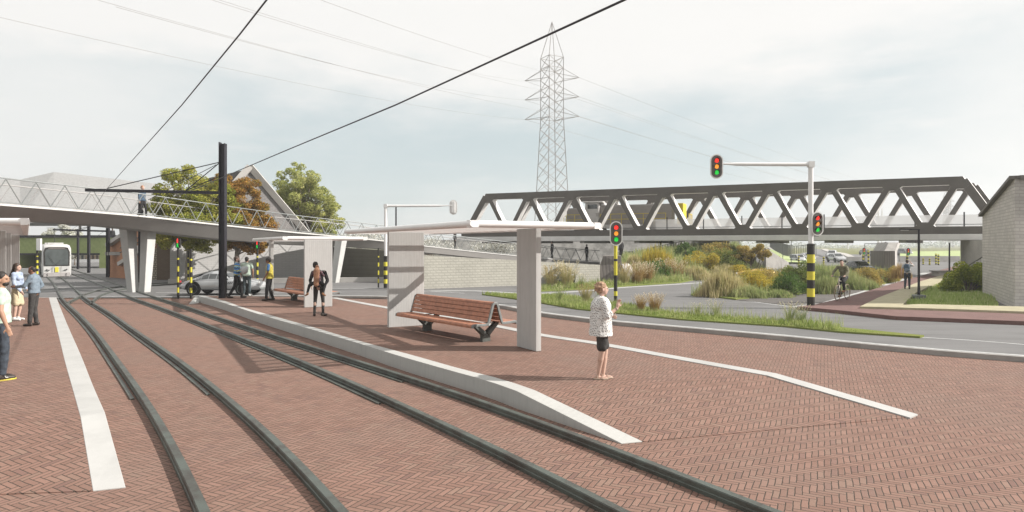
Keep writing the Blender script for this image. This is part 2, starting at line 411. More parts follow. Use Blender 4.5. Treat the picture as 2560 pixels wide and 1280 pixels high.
def kerb_mesh(front, back, fe, re_, start_down=None):
    mb = MB(); rings = []
    if start_down: rings.append([start_down[0], start_down[1], start_down[1] - Vector((0, 0, .05)), start_down[0] - Vector((0, 0, .05))])
    for p, q in zip(front, back):
        rings.append([p, q, Vector((q.x, q.y, ZT - .05)), Vector((p.x, p.y, ZT - .05))])
    for t in (.12, .3, .6, 1):
        e = t - .12 * (1 - t) * t; p, q = front[-1].lerp(fe, t), back[-1].lerp(re_, t)
        rings.append([p, q, Vector((q.x, q.y, ZT - .05)), Vector((p.x, p.y, ZT - .05))])
    return mb.loft(rings)
ks = (G(472, 761, ZT) + Vector((0, 0, .01)), G(497, 758, ZT) + Vector((0, 0, .01)))
kerb_mesh(a, b_, KFE, KRE, ks).build('platform_kerb', M_KERB, bevel=.006, label='curved pale concrete platform kerb ramping down beside the rails, right of the tracks', cat='kerb')
st_px = [(834, 744.5), (972, 770), (1100, 790), (1245, 816), (1355, 838), (1483, 857), (1558, 870), (1700, 896), (1930, 937)]
ST = spline([G(*p) for p in st_px], 5); STE = G(2285, 1041, ZT + .012)
pb = MB(); A = resample(b_ , 40); B = resample(ST, 40)
rows = []
for p, q in zip(A, B): rows.append([p.lerp(q, t) - Vector((0, 0, .004)) for t in (0, .25, .5, .75, 1)])
for t in (.5, 1): rows.append([r0.lerp(r1, t) for r0, r1 in zip(rows[39], [KRE.lerp(STE, s) - Vector((0, 0, .002)) for s in (0, .25, .5, .75, 1)])])
pb.loft(rows, closed=False, caps=False)
# far side wall of the raised platform and its front lip
far = [r[-1] for r in rows]; pb.loft([[p, Vector((p.x, p.y, ZT - .02))] for p in far], closed=False, caps=False)
pb.loft([[p, Vector((p.x, p.y, ZT - .02))] for p in rows[-1]], closed=False, caps=False)
pb.loft([[p, Vector((p.x, p.y, ZT - .02))] for p in rows[0]], closed=False, caps=False)
pb.build('platform_paving', M_BRICK, kind='structure')
sb = MB(); rings = []
Bp = B + [B[-1].lerp(STE, .5), STE]
for i, p in enumerate(Bp):
    d = Bp[min(i + 1, len(Bp) - 1)] - Bp[max(i - 1, 0)]; d.z = 0; d.normalize(); r = Vector((-d.y, d.x, 0)) * .15
    up = Vector((0, 0, .008)); rings.append([p - r + up, p + r + up, Vector((p.x + r.x, p.y + r.y, ZT - .1)), Vector((p.x - r.x, p.y - r.y, min(p.z, ZT) - .1))])
sb.loft(rings).build('edge_kerb', M_WHITE, label='long narrow white edging kerb along the far side of the right platform', cat='kerb')
# left platform
lr_px = [(141, 744), (167, 808), (202, 887), (231, 960), (262, 1030)]; ll_px = [(122, 744), (139, 808), (161, 899), (178, 960), (201, 1042)]
LR = spline([G(*p) for p in lr_px], 5); LL = spline([G(*p) for p in ll_px], 5)
LRE, LLE = G(314, 1217, ZT + .012), G(232, 1226, ZT + .012)
a = resample(LR, 24); b_ = resample(LL, 24)
kerb_mesh(a, b_, LRE, LLE).build('platform_kerb', M_WHITE, bevel=.006, label='straight white platform kerb at left, ramping down in the left foreground', cat='kerb')
lp = MB(); rows = []
for p in b_:
    far_ = Vector((-40, p.y + 4, 0)); rows.append([p.lerp(far_, t) - Vector((0, 0, .004)) for t in (0, .3, .6, 1)])
e0, e1 = LLE - Vector((0, 0, .002)), Vector((-40, LLE.y - 3.5, ZT + .01))
rows.append([e0.lerp(e1, t) for t in (0, .3, .6, 1)])
lp.loft(rows, closed=False, caps=False); lp.loft([[p, Vector((p.x, p.y, ZT - .02))] for p in rows[-1]], closed=False, caps=False)
lp.loft([[p, Vector((p.x, p.y, ZT - .02))] for p in rows[0]], closed=False, caps=False)
lp.build('platform_paving', M_BRICK, kind='structure')

# ---------------------------------------------------------------- rails
RZ = ZT + .10; FLO = .13
r1 = [(60, 655), (100, 678), (128, 700), (145, 726), (161, 753), (188, 775), (222, 808), (253, 842), (275, 875), (303, 915), (338, 956), (400, 1047), (435, 1105), (470, 1165), (500, 1225), (522, 1280)]
r2 = [(75, 655), (125, 678), (163, 700), (194, 728), (226, 753), (263, 773), (303, 800), (350, 834), (405, 869), (466, 909), (532, 963), (595, 1012), (650, 1060), (712, 1110), (775, 1165), (830, 1217), (880, 1280)]
r3 = [(130, 668), (180, 684), (228, 702), (267, 717), (299, 730), (334, 745), (385, 761), (446, 783), (527, 814), (600, 842), (659, 862), (768, 907), (877, 951), (1000, 1004), (1119, 1062), (1244, 1120), (1369, 1171), (1494, 1226), (1588, 1277)]
r4 = [(150, 664), (210, 682), (263, 700), (303, 713), (348, 729), (393, 743), (456, 761), (549, 793), (659, 828), (768, 862), (877, 896), (1000, 933), (1150, 980), (1275, 1021), (1400, 1064), (1525, 1112), (1609, 1144), (1719, 1190), (1828, 1229), (1938, 1273)]
def rail(px, label, ext=True, w_=.092, flange_to=None):
    pts = [G(x, y, RZ) for x, y in px]
    if ext:
        d = (pts[-1] - pts[-2]).normalized(); pts += [pts[-1] + d * 3, pts[-1] + d * 7]
    pts = spline(pts, 6); ln_ = sum((b - a).length for a, b in zip(pts, pts[1:])); pts = resample(pts, int(ln_ / .4))
    for _ in range(80): pts = [pts[0]] + [pts[i] * .5 + (pts[i - 1] + pts[i + 1]) * .25 for i in range(1, len(pts) - 1)] + [pts[-1]]
    root = empty('tram_rail', (0, 0, 0), label=label, cat='rail', group='steel rails of the tram tracks')
    mb = MB(); rings = []
    prof = [(-.46, 0), (-.54, -.012), (-.56, -.055), (-.66, -.062), (-.68, -.13), (.66, -.13), (.54, -.012), (.46, 0)]
    for i, p in enumerate(pts):
        d = pts[min(i + 1, len(pts) - 1)] - pts[max(i - 1, 0)]; d.z = 0; d.normalize(); r = Vector((-d.y, d.x, 0)) * -1
        rings.append([p - r * q[0] * w_ + Vector((0, 0, q[1])) for q in prof])
    mb.loft(rings).build('rail_head', M_RAIL, root)
    if flange_to:
        fl = [p for p in pts if p.y > flange_to]
        if len(fl) > 3: ribbon(fl, .06, ZT - .02, ZT + .022, None, off=FLO).build('guard_flange', M_RAIL, root)
    return root
EMP = [('outer rail of the left track, nearest the left platform', r1, 10.5), ('second rail from the left, right rail of the left track', r2, 11.0),
       ('third rail from the left, left rail of the right track', r3, 10.2), ('rail running close along the foot of the right platform kerb', r4, 12)]
for lb, px, fd in EMP: rail(px, 'dark raised steel rail, ' + lb, flange_to=fd)
br1 = [(166, 757), (185, 746), (202, 737), (226, 729), (253, 721), (303, 713), (344, 709.5), (397, 706), (480, 702), (600, 698), (760, 693), (860, 690)]
br2 = [(228, 757), (234, 745), (255, 733), (283, 725), (318, 718), (350, 714), (397, 710), (480, 705.5), (600, 701), (760, 696), (860, 692.5)]
rail(br1, 'dark branch rail curving across the road to the right, upper of the pair', False)
rail(br2, 'dark branch rail curving across the road to the right, lower of the pair', False)

# ---------------------------------------------------------------- road markings, paths, verges
def strip(px, wd, z=ZR + .006, name='lane_marking', m=M_LINE, h=.007):
    ribbon(spline([G(x, y, z) for x, y in px], 4), wd, z - h, z).build(name, m, kind='structure')
for px, wd in [([(-150, 723), (110, 720), (300, 714), (470, 709)], .16), ([(-100, 742.5), (150, 743.5), (300, 741), (478, 741)], .14),
               ([(40, 728), (110, 727.5), (180, 725.5), (280, 722)], .30), ([(390, 731.5), (437, 731), (760, 731)], .13),
               ([(832, 722), (960, 720.5), (1060, 727), (1160, 733)], .12), ([(1060, 727.5), (1190, 727), (1330, 733.5), (1476, 726), (1541, 719.5), (1640, 713.5), (1756, 706.5)], .38),
               ([(1640, 706), (1756, 691), (1860, 683), (1960, 675)], .22), ([(1745, 698.5), (1770, 696.5)], .25),
               ([(1757, 736.5), (1800, 744), (1850, 750), (1975, 766), (2000, 768)], .14),
               ([(1995, 768), (2040, 759), (2100, 745), (2168, 726)], .75), ([(2206, 713), (2260, 699), (2322, 682)], .9), ([(2300, 843), (2420, 850), (2560, 861)], .10),
               ([(1900, 665), (2000, 672), (2120, 664), (2230, 655)], .3), ([(1760, 706), (1900, 688), (2000, 668)], .15)]:
    strip(px, wd)
def slab(name, px, z, m, z0=ZR - .05, kind='structure', **k):
    pts = [G(x, y, z) for x, y in px]
    mb = MB(); mb.prism([Vector((p.x, p.y, z0)) for p in pts], (0, 0, z - z0)); return mb.build(name, m, kind=kind, bevel=.008, **k)
slab('cycle_path', [(1992, 766), (2089, 774.5), (2241, 790.5), (2560, 803), (3000, 822), (3000, 790), (2560, 778), (2345, 770), (2200, 764), (2249, 724), (2298, 705), (2372, 683), (2440, 668), (2440, 660), (2390, 664), (2330, 681), (2200, 718), (2120, 742), (2040, 760)], -.11, M_RED)
slab('footpath', [(2150, 766), (2253, 768.5), (2400, 773), (2560, 778.5), (3000, 792), (3000, 775), (2560, 766), (2300, 760), (2255, 762), (2290, 731), (2316, 719.5), (2376, 692), (2420, 680), (2372, 682), (2298, 704), (2249, 723), (2195, 744)], -.03, M_BEIGE, z0=-.2)
slab('dark_ramp_paving', [(1758, 737), (1830, 748), (1990, 764), (2050, 757), (2170, 723), (2080, 722), (1950, 735), (1850, 742)], ZR + .02, M_ASPH2)  # patch of darker asphalt around the mast foot
# ---------------------------------------------------------------- tram shelters
M_SLAT = mat('ceiling slat dark gap', (.22, .18, .16), .7)
M_CANW = mat('white canopy shell', (.72, .71, .70), .4, var=.03, vscale=1.2)
M_CANU = mat('pinkish white ceiling boards', (.58, .54, .52), .6, var=.04, vscale=1.5)
M_GLC = bpy.data.materials.new('canopy glass'); M_GLC.use_nodes = True
_t = NT(M_GLC.node_tree); _a = _t.n('ShaderNodeBsdfTransparent'); _b = _t.n('ShaderNodeBsdfGlossy'); _b.inputs[1].default_value = .1
_a.inputs[0].default_value = (.94, .95, .95, 1)
_m = _t.n('ShaderNodeMixShader'); _m.inputs[0].default_value = .10; _o = _t.n('ShaderNodeOutputMaterial')
_t.t.links.new(_a.outputs[0], _m.inputs[1]); _t.t.links.new(_b.outputs[0], _m.inputs[2]); _t.t.links.new(_m.outputs[0], _o.inputs[0])
def shelter(c0, dl, L, ds, Wd, ztop, label, pillars, group='tram stop shelters', th=.14, nb=20):
    """c0 near corner; dl unit long direction; ds unit short direction"""
    root = empty('tram_shelter', (c0.x, c0.y, 0), label=label, cat='shelter', group=group)
    o = Vector((0, 0, ztop)); dl, ds = Vector(dl), Vector(ds); up = Vector((0, 0, 1))
    fr = MB(); r = th / 2; b = .19                                       # frame: rounded tubes all round
    def rim(p, q, inward):
        ring = []
        for c in (p, q):
            ring.append([c + inward * (r - r * math.cos(t)) + up * (-r + r * math.sin(t)) for t in (math.pi * k / 6 - math.pi / 2 for k in range(13))])
            ring[-1] = [c + inward * (r - r * math.cos(t)) + up * (-r + r * math.sin(t)) for t in (math.pi * (k / 8) - math.pi / 2 for k in range(9))] + [c + inward * b, c + inward * b - up * th]
        fr.loft(ring)
    e = [o, o + dl * L, o + dl * L + ds * Wd, o + ds * Wd]
    rim(e[0], e[1], ds); rim(e[3], e[2], -ds); rim(e[0] + ds * .02, e[3] - ds * .02, dl); rim(e[1] + ds * .02, e[2] - ds * .02, -dl)
    fr.build('canopy_frame', M_CANW, root, smooth=False)
    shade_auto(root.children[-1] if root.children else COL.objects[-1])
    bm_ = MB()
    for k in range(1, nb):                                              # cross beams under the glass
        c = o + dl * (L * k / nb) - up * (th * .5)
        bm_.beam(c + ds * .15, c + ds * (Wd - .15), .045, .10)
    bm_.build('cross_beams', M_CANU, root)
    gl = MB(); gl.prism([q - up * .03 + dl * i + ds * j for q, i, j in ((e[0], .12, .12), (e[1], -.12, .12), (e[2], -.12, -.12), (e[3], .12, -.12))], (0, 0, .012))
    gl.build('canopy_glass', M_GLC, root)
    for t, s, wl, ws in pillars:                                        # position along / across, size along / across
        c = dl * t + ds * s; hh = ztop - th + .01
        p = MB(); q = [c, c + dl * wl, c + dl * wl + ds * ws, c + ds * ws]; p.prism(q, (0, 0, hh)); po = p.build('pillar', M_PILLAR, root, bevel=.012)
    return root
c1 = P(1175, 550, 12.6); zt1 = c1.z
L1 = P(860, 573, 20.4); dl1 = Vector((L1.x - c1.x, L1.y - c1.y, 0)); len1 = dl1.length; dl1.normalize()
ds1 = Vector((.87, .45, 0)).normalized()
def local(c, x, y, dl, ds):
    g = G(x, y, 0) - Vector((c.x, c.y, 0)); M_ = Matrix(((dl.x, ds.x), (dl.y, ds.y))).inverted(); v = M_ @ Vector((g.x, g.y)); return v
f1 = local(c1, 1340, 879, dl1, ds1); f2 = local(c1, 972, 819, dl1, ds1)
shelter(c1, dl1, len1, ds1, 3.15, zt1, 'nearest white flat roofed tram shelter standing over the front bench', [(f1.x, f1.y, .82, .13), (f2.x, f2.y, .13, 1.03)])
c2 = P(706, 589, 24.2); L2 = P(640, 598, 31); dl2 = Vector((L2.x - c2.x, L2.y - c2.y, 0)); len2 = dl2.length; dl2.normalize()
ds2 = (P(920, 594, 25.6) - c2); ds2.z = 0; w2 = ds2.length; ds2.normalize()
g1 = local(c2, 761, 769, dl2, ds2); g2 = local(c2, 676, 747, dl2, ds2)
shelter(c2, dl2, 9.3, ds2, w2, 2.62, 'second white tram shelter farther back, beyond the woman carrying a child', [(g1.x, g1.y, .13, 1.0), (g2.x, g2.y + .0, .5, .13)])
dl3 = Vector((-.604, .797, 0)).normalized(); ds3 = Vector((-1, -.02, 0)).normalized()
c3 = P(75, 545, 12.9)
def loc3(x, D):
    g = P(x, 700, D) - c3; M_ = Matrix(((dl3.x, ds3.x), (dl3.y, ds3.y))).inverted(); return M_ @ Vector((g.x, g.y))
h1, h2, h3 = loc3(15, 18.5), loc3(28, 22.0), loc3(49, 26.5)
shelter(c3, dl3, 18, ds3, 3.2, 2.84, 'white tram shelter cut by the left edge of the photo', [(h1.x, h1.y, .13, 1.0), (h2.x, h2.y, .13, .9), (h3.x, h3.y, .13, .9)], nb=44)

# ---------------------------------------------------------------- benches (double sided, hairpin backrest)
def bench(name_label, ln=3.05):
    root = empty('wooden_bench', (0, 0, 0), label=name_label, cat='bench', group='double sided wooden benches on the platform')
    # profile in local (y across, z up); length along x.  Front seat edge at y=-.68, rear at +.68
    prof = [(-.66, .40), (-.655, .445), (-.62, .462), (-.30, .447), (-.215, .455), (-.185, .52), (-.065, .90), (-.03, .93), (.03, .93), (.065, .90), (.185, .52), (.215, .455), (.30, .447), (.62, .462), (.655, .445), (.66, .40)]
    for x in (-ln / 2, ln / 2):
        fm = MB(); rings = []
        pts = [Vector((x, a, b)) for a, b in prof]
        for i, p in enumerate(pts):
            d = (pts[min(i + 1, len(pts) - 1)] - pts[max(i - 1, 0)]).normalized(); nrm = Vector((0, -d.z, d.y)) * .028
            rings.append([p - nrm + Vector((-.022, 0, 0)), p + nrm + Vector((-.022, 0, 0)), p + nrm + Vector((.022, 0, 0)), p - nrm + Vector((.022, 0, 0))])
        fm.loft(rings).build('end_frame', M_GALV, root, bevel=.004)
    def plank(y0, z0, y1, z1, name, th=.03):
        p = MB(); d = Vector((0, y1 - y0, z1 - z0)).normalized(); nrm = Vector((0, -d.z, d.y)) * th / 2
        a, b = Vector((0, y0, z0)), Vector((0, y1, z1)); X = Vector((ln / 2 - .024, 0, 0))
        p.prism([a - nrm - X, a + nrm - X, b + nrm - X, b - nrm - X], X * 2); p.build(name, M_WOOD, root, bevel=.006)
    for s in (-1, 1):
        plank(s * .645, .455, s * .60, .475, 'seat_edge'); e = MB()
        e = MB(); rr = []
        for xx in (-ln / 2 + .024, ln / 2 - .024):
            rr.append([Vector((xx, s * q[0], q[1])) for q in ((.675, .395), (.682, .44), (.665, .475), (.62, .487), (.52, .485), (.52, .455), (.62, .457), (.645, .44), (.65, .395))])
        e.loft(rr).build('seat_edge', M_WOOD, root, smooth=False)
        for y0, y1 in ((.51, .39), (.38, .235)): plank(s * y0, .473, s * y1, .465, 'seat_slat')
        for k in range(4):
            t0, t1 = k / 4 + .015, (k + 1) / 4 - .012; ya, yb = .205, .075; za, zb = .50, .90
            plank(s * (ya + (yb - ya) * t0), za + (zb - za) * t0, s * (ya + (yb - ya) * t1), za + (zb - za) * t1, 'back_slat')
    tp = MB(); rr = []
    for xx in (-ln / 2 + .024, ln / 2 - .024): rr.append([Vector((xx, y, z)) for y, z in ((-.078, .905), (-.06, .945), (-.03, .957), (.03, .957), (.06, .945), (.078, .905), (.05, .905), (0, .925), (-.05, .905))])
    tp.loft(rr).build('top_slat', M_WOOD, root)
    for x in (-ln / 2 + .48, ln / 2 - .38):
        lg = MB(); lg.box((x, 0, .09), (.10, .24, .20)); lg.beam((x, -.04, .17), (x, -.36, .44), .10, .16, up=(1, 0, 0), wd2=.10, ht2=.10); lg.beam((x, .04, .17), (x, .36, .44), .10, .16, up=(1, 0, 0), wd2=.10, ht2=.10)
        lg.beam((x - .0, -.5, .435), (x, .5, .435), .06, .02); lg.build('leg', M_GALVD, root, bevel=.008)
    return root
bA = G(1213, 853, 0); bB = G(1068, 826, 0); dirb = (bA - bB).normalized(); angb = math.atan2(dirb.y, dirb.x)
ctr = (bA + bB) / 2; lnb = (bA - bB).length + .86
b1 = bench('front double sided wooden bench with grey steel frame under the nearest shelter', lnb); b1.location = ctr + dirb * -.05; b1.rotation_euler = (0, 0, angb)
sc2 = G(735, 754, 0)
b2 = copy_tree(b1, loc=sc2 + Vector((.55, -.2, 0)), rz=angb, label='farther wooden bench under the second shelter beside the man in a yellow vest')

# ---------------------------------------------------------------- traffic signals
def lamp_head(parent, c, rz, s=1.0, lit=True, back=False, name='signal_head'):
    """oval three-lamp head, 0.5 x 0.95 m, front towards local -Y"""
    h = empty(name, c, rz); h.parent = parent
    wd, ht = .245 * s, .475 * s
    def oval(w_, h_, y, n=24):
        pts = []
        for k in range(n):
            t = 2 * math.pi * k / n; x = w_ * math.cos(t); z = w_ * math.sin(t) + (h_ - w_) * (1 if math.sin(t) >= 0 else -1); pts.append(Vector((x, y, z)))
        return pts
    bo = MB(); bo.prism(oval(wd, ht, -.02 * s), (0, .03 * s, 0)); 
    f = bo.build('backboard', M_HOUS, h)
    ri = MB(); o1, o2 = oval(wd + .01 * s, ht + .01 * s, 0), oval(wd - .03 * s, ht - .03 * s, 0)
    rings = [[p + Vector((0, y, 0)) for p in o] for o, y in ((o1, -.027 * s), (o1, .012 * s), (o2, .012 * s), (o2, -.027 * s))]
    n = len(o1); vs = [q for r_ in rings for q in r_]; fs = []
    for k in range(4):
        for i in range(n): fs.append((k * n + i, k * n + (i + 1) % n, ((k + 1) % 4) * n + (i + 1) % n, ((k + 1) % 4) * n + i))
    ri.add(vs, fs); ri.build('white_border', M_TRUSSW, h)
    bx = MB(); bx.box((0, .07 * s, 0), (.22 * s, .14 * s, .74 * s)); bx.build('lamp_case', M_HOUS if not back else M_PAINTW, h, bevel=.01)
    for z, m_ in ((.235, M_LR), (0, M_LO), (-.235, M_LG)):
        ln_ = MB(); ln_.lathe((0, -.02 * s, z * s), [(.088 * s, 0), (.080 * s, -.012 * s), (.05 * s, -.024 * s), (.002, -.03 * s)], 18, 'Y'); ln_.build('lamp', m_, h, smooth=True)
        vz = MB(); rr = []
        for rad, y in ((.098, -.02), (.104, -.19)):
            rr.append([Vector((rad * s * math.cos(t), y * s * (1 if rad < .1 else (.55 + .45 * max(0, math.sin(t)))), z * s + rad * s * math.sin(t))) for t in (math.pi * (-.12 + 1.24 * k / 14) for k in range(15))])
        vz.loft(rr, closed=False, caps=False); v = vz.build('visor', M_BLK, h); sm = v.modifiers.new('t', 'SOLIDIFY'); sm.thickness = .006
    return h
def bands(root, r, z0, z1, n, first_black=True, cap=True, mats=(M_BLK, M_YEL)):
    hs = [(z1 - z0) / n] * n; z = z0
    for k in range(n):
        b = MB(); m_ = mats[0] if (k % 2 == 0) == first_black else mats[1]
        b.lathe((0, 0, z), [(r, 0), (r, hs[k] - .002)], 16); o = b.build('black_band' if m_ is mats[0] else 'yellow_band', m_, root); shade_auto(o); z += hs[k]
def mast(loc, label, r0, zband, nb, r1, ztop, arm=None, heads=(), group='signal masts with a long arm'):
    root = empty('traffic_light', loc, label=label, cat='traffic light', group=group)
    bands(root, r0, 0, zband, nb)
    p = MB(); p.lathe((0, 0, 0), [(r1, zband), (r1, ztop), (r1 * .9, ztop + .01)], 16); shade_auto(p.build('mast', M_PAINTW, root))
    cp = MB(); cp.lathe((0, 0, zband), [(r0 * 1.0, 0), (r0 * 1.03, .01), (r0 * 1.03, .07), (r1, .10)], 16); shade_auto(cp.build('collar', M_BLK, root))
    if arm:
        ax, az = arm; a = MB(); pts = [(0, 0, az), (ax * .78, 0, az + .01), (ax * .86, 0, az + .02), (ax, 0, az + .03)]
        a.tube(pts, [r1 * .85, r1 * .72, r1 * .42, r1 * .36], 12); a.box((0, 0, az), (r1 * 2.3, r1 * 2.3, r1 * 2.4)); shade_auto(a.build('arm', M_PAINTW, root))
    for (x, z, rz, s, bk) in heads: lamp_head(root, (x, -r1 - .12 if not bk else .1, z), rz, s, back=bk)
    return root
D1 = G(2027, 763, -.11).y
m1 = G(2027, 763, -.11)
zh = lambda y, D, b: CAMH - (y - HY) / FPX * D - b
m1h = P(1787, 418, D1)
t1 = mast(m1, 'large white signal mast with banded foot and long arm, on the red path', .145, zh(615, D1, m1.z), 7, .095, zh(404, D1, m1.z), (m1h.x - m1.x, zh(411, D1, m1.z)),
     [(m1h.x - m1.x, zh(418, D1, m1.z), 0, 1.0, False), (.155, zh(560, D1, m1.z), R(6), .98, False)])
bt = MB(); bt.box((.2, .02, zh(590, D1, m1.z)), (.2, .12, .04)); bt.lathe((.33, 0, zh(559, D1, m1.z)), [(.03, 0), (.05, .06), (.05, .14), (.02, .16)], 10, 'X'); bt.lathe((.33, 0, zh(578, D1, m1.z)), [(.03, 0), (.05, .06), (.05, .14), (.02, .16)], 10, 'X'); bt.build('side_bracket', M_GALV, t1)
D2 = 36.0; m2 = P(964, 719.5, D2); 
t2 = mast(m2, 'white signal mast with banded foot seen behind the nearest shelter, its arm reaching right', .11, zh(644, D2, m2.z), 7, .085, zh(511, D2, m2.z), (P(1133, 518, D2).x - m2.x, zh(515, D2, m2.z)),
     [(P(1133, 518, D2).x - m2.x, zh(518, D2, m2.z), R(180), .86, True)])
for ch in t2.children:
    if ch.name.startswith('signal_head'):
        for c in ch.children:
            if c.name.startswith(('backboard',)): c.data.materials[0] = M_PAINTW
m3 = Vector((P(1539, 740, 27.5).x, 27.5, ZR))
p3 = empty('traffic_light', m3, label='traffic light on a thin black and yellow pole just behind the woman in white', cat='traffic light')
D3 = 27.5
def seg_pole(root, r, levels):
    z = 0
    for k, (m_, z1) in enumerate(levels):
        b = MB(); b.lathe((0, 0, z), [(r, 0), (r, z1 - z - .002)], 12); shade_auto(b.build('yellow_band' if m_ is M_YEL else 'black_band', m_, root)); z = z1
seg_pole(p3, .075, [(M_BLK, .35), (M_YEL, .55), (M_BLK, zh(688, D3, ZR)), (M_YEL, zh(653, D3, ZR)), (M_BLK, zh(647, D3, ZR)), (M_YEL, zh(612, D3, ZR))])
lamp_head(p3, (0, -.13, zh(584, D3, ZR)), 0, 1.08)
def man_shape(mb, z, walk=False, s=1.0, y=-.075):
    mb.ell((0, y, z + .085 * s), (.018 * s, .008, .02 * s), 8, 6); mb.box((0, y, z + .03 * s), (.045 * s, .012, .06 * s))
    if walk: mb.beam((0, y, z + .005), (-.035 * s, y, z - .07 * s), .02 * s, .012); mb.beam((0, y, z + .005), (.035 * s, y, z - .07 * s), .02 * s, .012)
    else: mb.box((0, y, z - .03 * s), (.038 * s, .012, .08 * s))
def ped_pole(x, yb, yt, r, label, head=True, D=None, cols=None, n=9):
    loc = G(x, yb, ZR) if D is None else P(x, yb, D); D_ = loc.y
    root = empty('signal_pole', loc, label=label, cat='signal pole', group='thin black and yellow banded poles')
    H = zh(yt, D_, loc.z); z = 0; lv = []; seq = [.12, .1, .1, .11, .1, .10, .13, .035, .20]; tot = sum(seq)
    for k, q in enumerate(seq): z += q / tot * H; lv.append((M_BLK if k % 2 == 0 else M_YEL, z))
    seg_pole(root, r, lv)
    if head:
        h = empty('signal_head', (0, 0, H + .2)); h.parent = root
        b = MB(); b.box((0, 0, 0), (.22, .12, .42)); b.build('lamp_case', M_BLK, h, bevel=.01)
        a = MB(); man_shape(a, .10, False, 1.25); a.build('red_figure', M_LR, h)
        a = MB(); man_shape(a, -.10, True, 1.25); a.build('green_figure', M_LG, h)
    return root
ped_pole(445.5, 747, 619, .052, 'banded pedestrian signal pole left of the silver car, showing red and green figures')
ped_pole(477.5, 747, 622, .052, 'banded pole just right of the pedestrian signal, by the front of the kerb', False)
ped_pole(470.5, 712, 627, .05, 'banded pole farther back between the two nearer ones', False)
ped_pole(643.5, 717, 621, .058, 'banded pedestrian signal pole right of the three standing men')
ped_pole(946, 719, 620, .045, 'thin banded pole left of the white mast behind the nearest shelter', False, D=37)
q = ped_pole(93, 693, 626, .07, 'banded pole with a white rear signal case beside the tram', False, D=46)
bb = MB(); bb.box((.14, 0, 2.35), (.32, .16, .85)); bb.build('signal_head', M_PAINTW, q, bevel=.02)

# ---------------------------------------------------------------- tram overhead line: masts and wires
DM = 27.7
def h_mast(loc, hgt, label, armx=None, armz=None, stays=(), wd=.21, skew=.04):
    root = empty('overhead_line_mast', loc, label=label, cat='mast', group='dark steel masts of the tram overhead line')
    p = MB(); w_ = wd
    for s in (-1, 1): p.box((s * w_ * .45, 0, hgt / 2), (w_ * .12, w_, hgt - (.0 if s < 0 else .1)))
    p.box((0, 0, hgt / 2 - .03), (w_ * .85, w_ * .25, hgt - .06)); p.build('post', M_STEELD, root)
    if armx:
        a = MB(); a.beam((-wd / 2, 0, armz), (armx, 0, armz + .12), .10, .13); a.build('arm', M_STEELD, root)
    for (p0, p1) in stays:
        s = MB(); s.tube([p0, p1], .02, 6); s.build('stay', M_STEELD, root)
    return root
mm = P(557, 746, DM); zz = lambda y, D=DM: CAMH - (y - HY) / FPX * D
xx = lambda x, D=DM: (x - CX) / FPX * D
B0 = mm.z
h_mast(mm, zz(356) - B0, 'tallest dark steel mast carrying the overhead line beside the three men', xx(214) - mm.x, zz(482) - B0,
       [((-.1, 0, zz(405) - B0), (xx(268) - mm.x, 0, zz(471) - B0)), ((-.1, 0, zz(405) - B0), (xx(465) - mm.x, 0, zz(476) - B0)), ((-.1, 0, zz(440) - B0), (xx(465) - mm.x, 0, zz(476) - B0))], wd=.25)
for (x, yb, D, yt, ax, ya, wd, lb) in ((352, 706, 42, 490, None, None, .22, 'dark mast between the legs of the footbridge support'), (270, 693, 49, 560, 133, 578, .20, 'dark mast right of the tram, nearest the green walled viaduct pillar'),
                                   (222, 682, 58, 552, 115, 591, .19, 'dark mast second from the tram in the row of three'), (195, 673, 66, 573, None, None, .17, 'shortest dark mast immediately right of the tram')):
    l_ = P(x, yb, D); z_ = lambda y: CAMH - (y - HY) / FPX * D - l_.z
    st = []
    if ax: st = [((-.1, 0, z_(ya - 22)), (((ax + 40) - CX) / FPX * D - l_.x, 0, z_(ya)))]
    h_mast(l_, z_(yt), lb, None if not ax else (ax - CX) / FPX * D - l_.x, None if not ax else z_(ya), st, wd=wd)
def wire(pts, r, label, name='overhead_wire', m_=None, sag=0, group='overhead wires', n=14, cat='wire'):
    pts = [Vector(p) for p in pts]; out = []
    for a, b in zip(pts, pts[1:]):
        for k in range(n): t = k / n; q = a.lerp(b, t); q.z -= sag * 4 * t * (1 - t); out.append(q)
    out.append(pts[-1]); mb = MB(); mb.tube(out, r, 6); return mb.build(name, m_ or M_STEELD, label=label, cat=cat, group=group)
def PZ(x, y, z): D = (z - CAMH) * FPX / (HY - y); return Vector(((x - CX) / FPX * D, D, z))
zw = zz(478)
def ext(a, b, L=26): d = (b - a); d.z = 0; d.normalize(); return [a, b, b + d * L]
wire([P(128, 610, 70), P(222, 545, 38), P(262, 478, DM), PZ(455, 262, zw + .02), *ext(PZ(600, 85, zw + .05), PZ(760, -120, zw + .1))], .009, 'contact wire rising from the arm end above the left tram track')
wire([P(230, 598, 66), P(350, 520, 38), P(470, 480, DM), PZ(720, 374, zw + .02), PZ(990, 262, zw + .0), PZ(1180, 175, zw), *ext(PZ(1560, 0, zw), PZ(2000, -210, zw))], .013, 'thick contact wire sweeping up to the top edge over the right tram track')
wire([P(370, 500, 30), P(540, 412, DM)], .014, 'short dark wire running to the mast head from behind the footbridge')

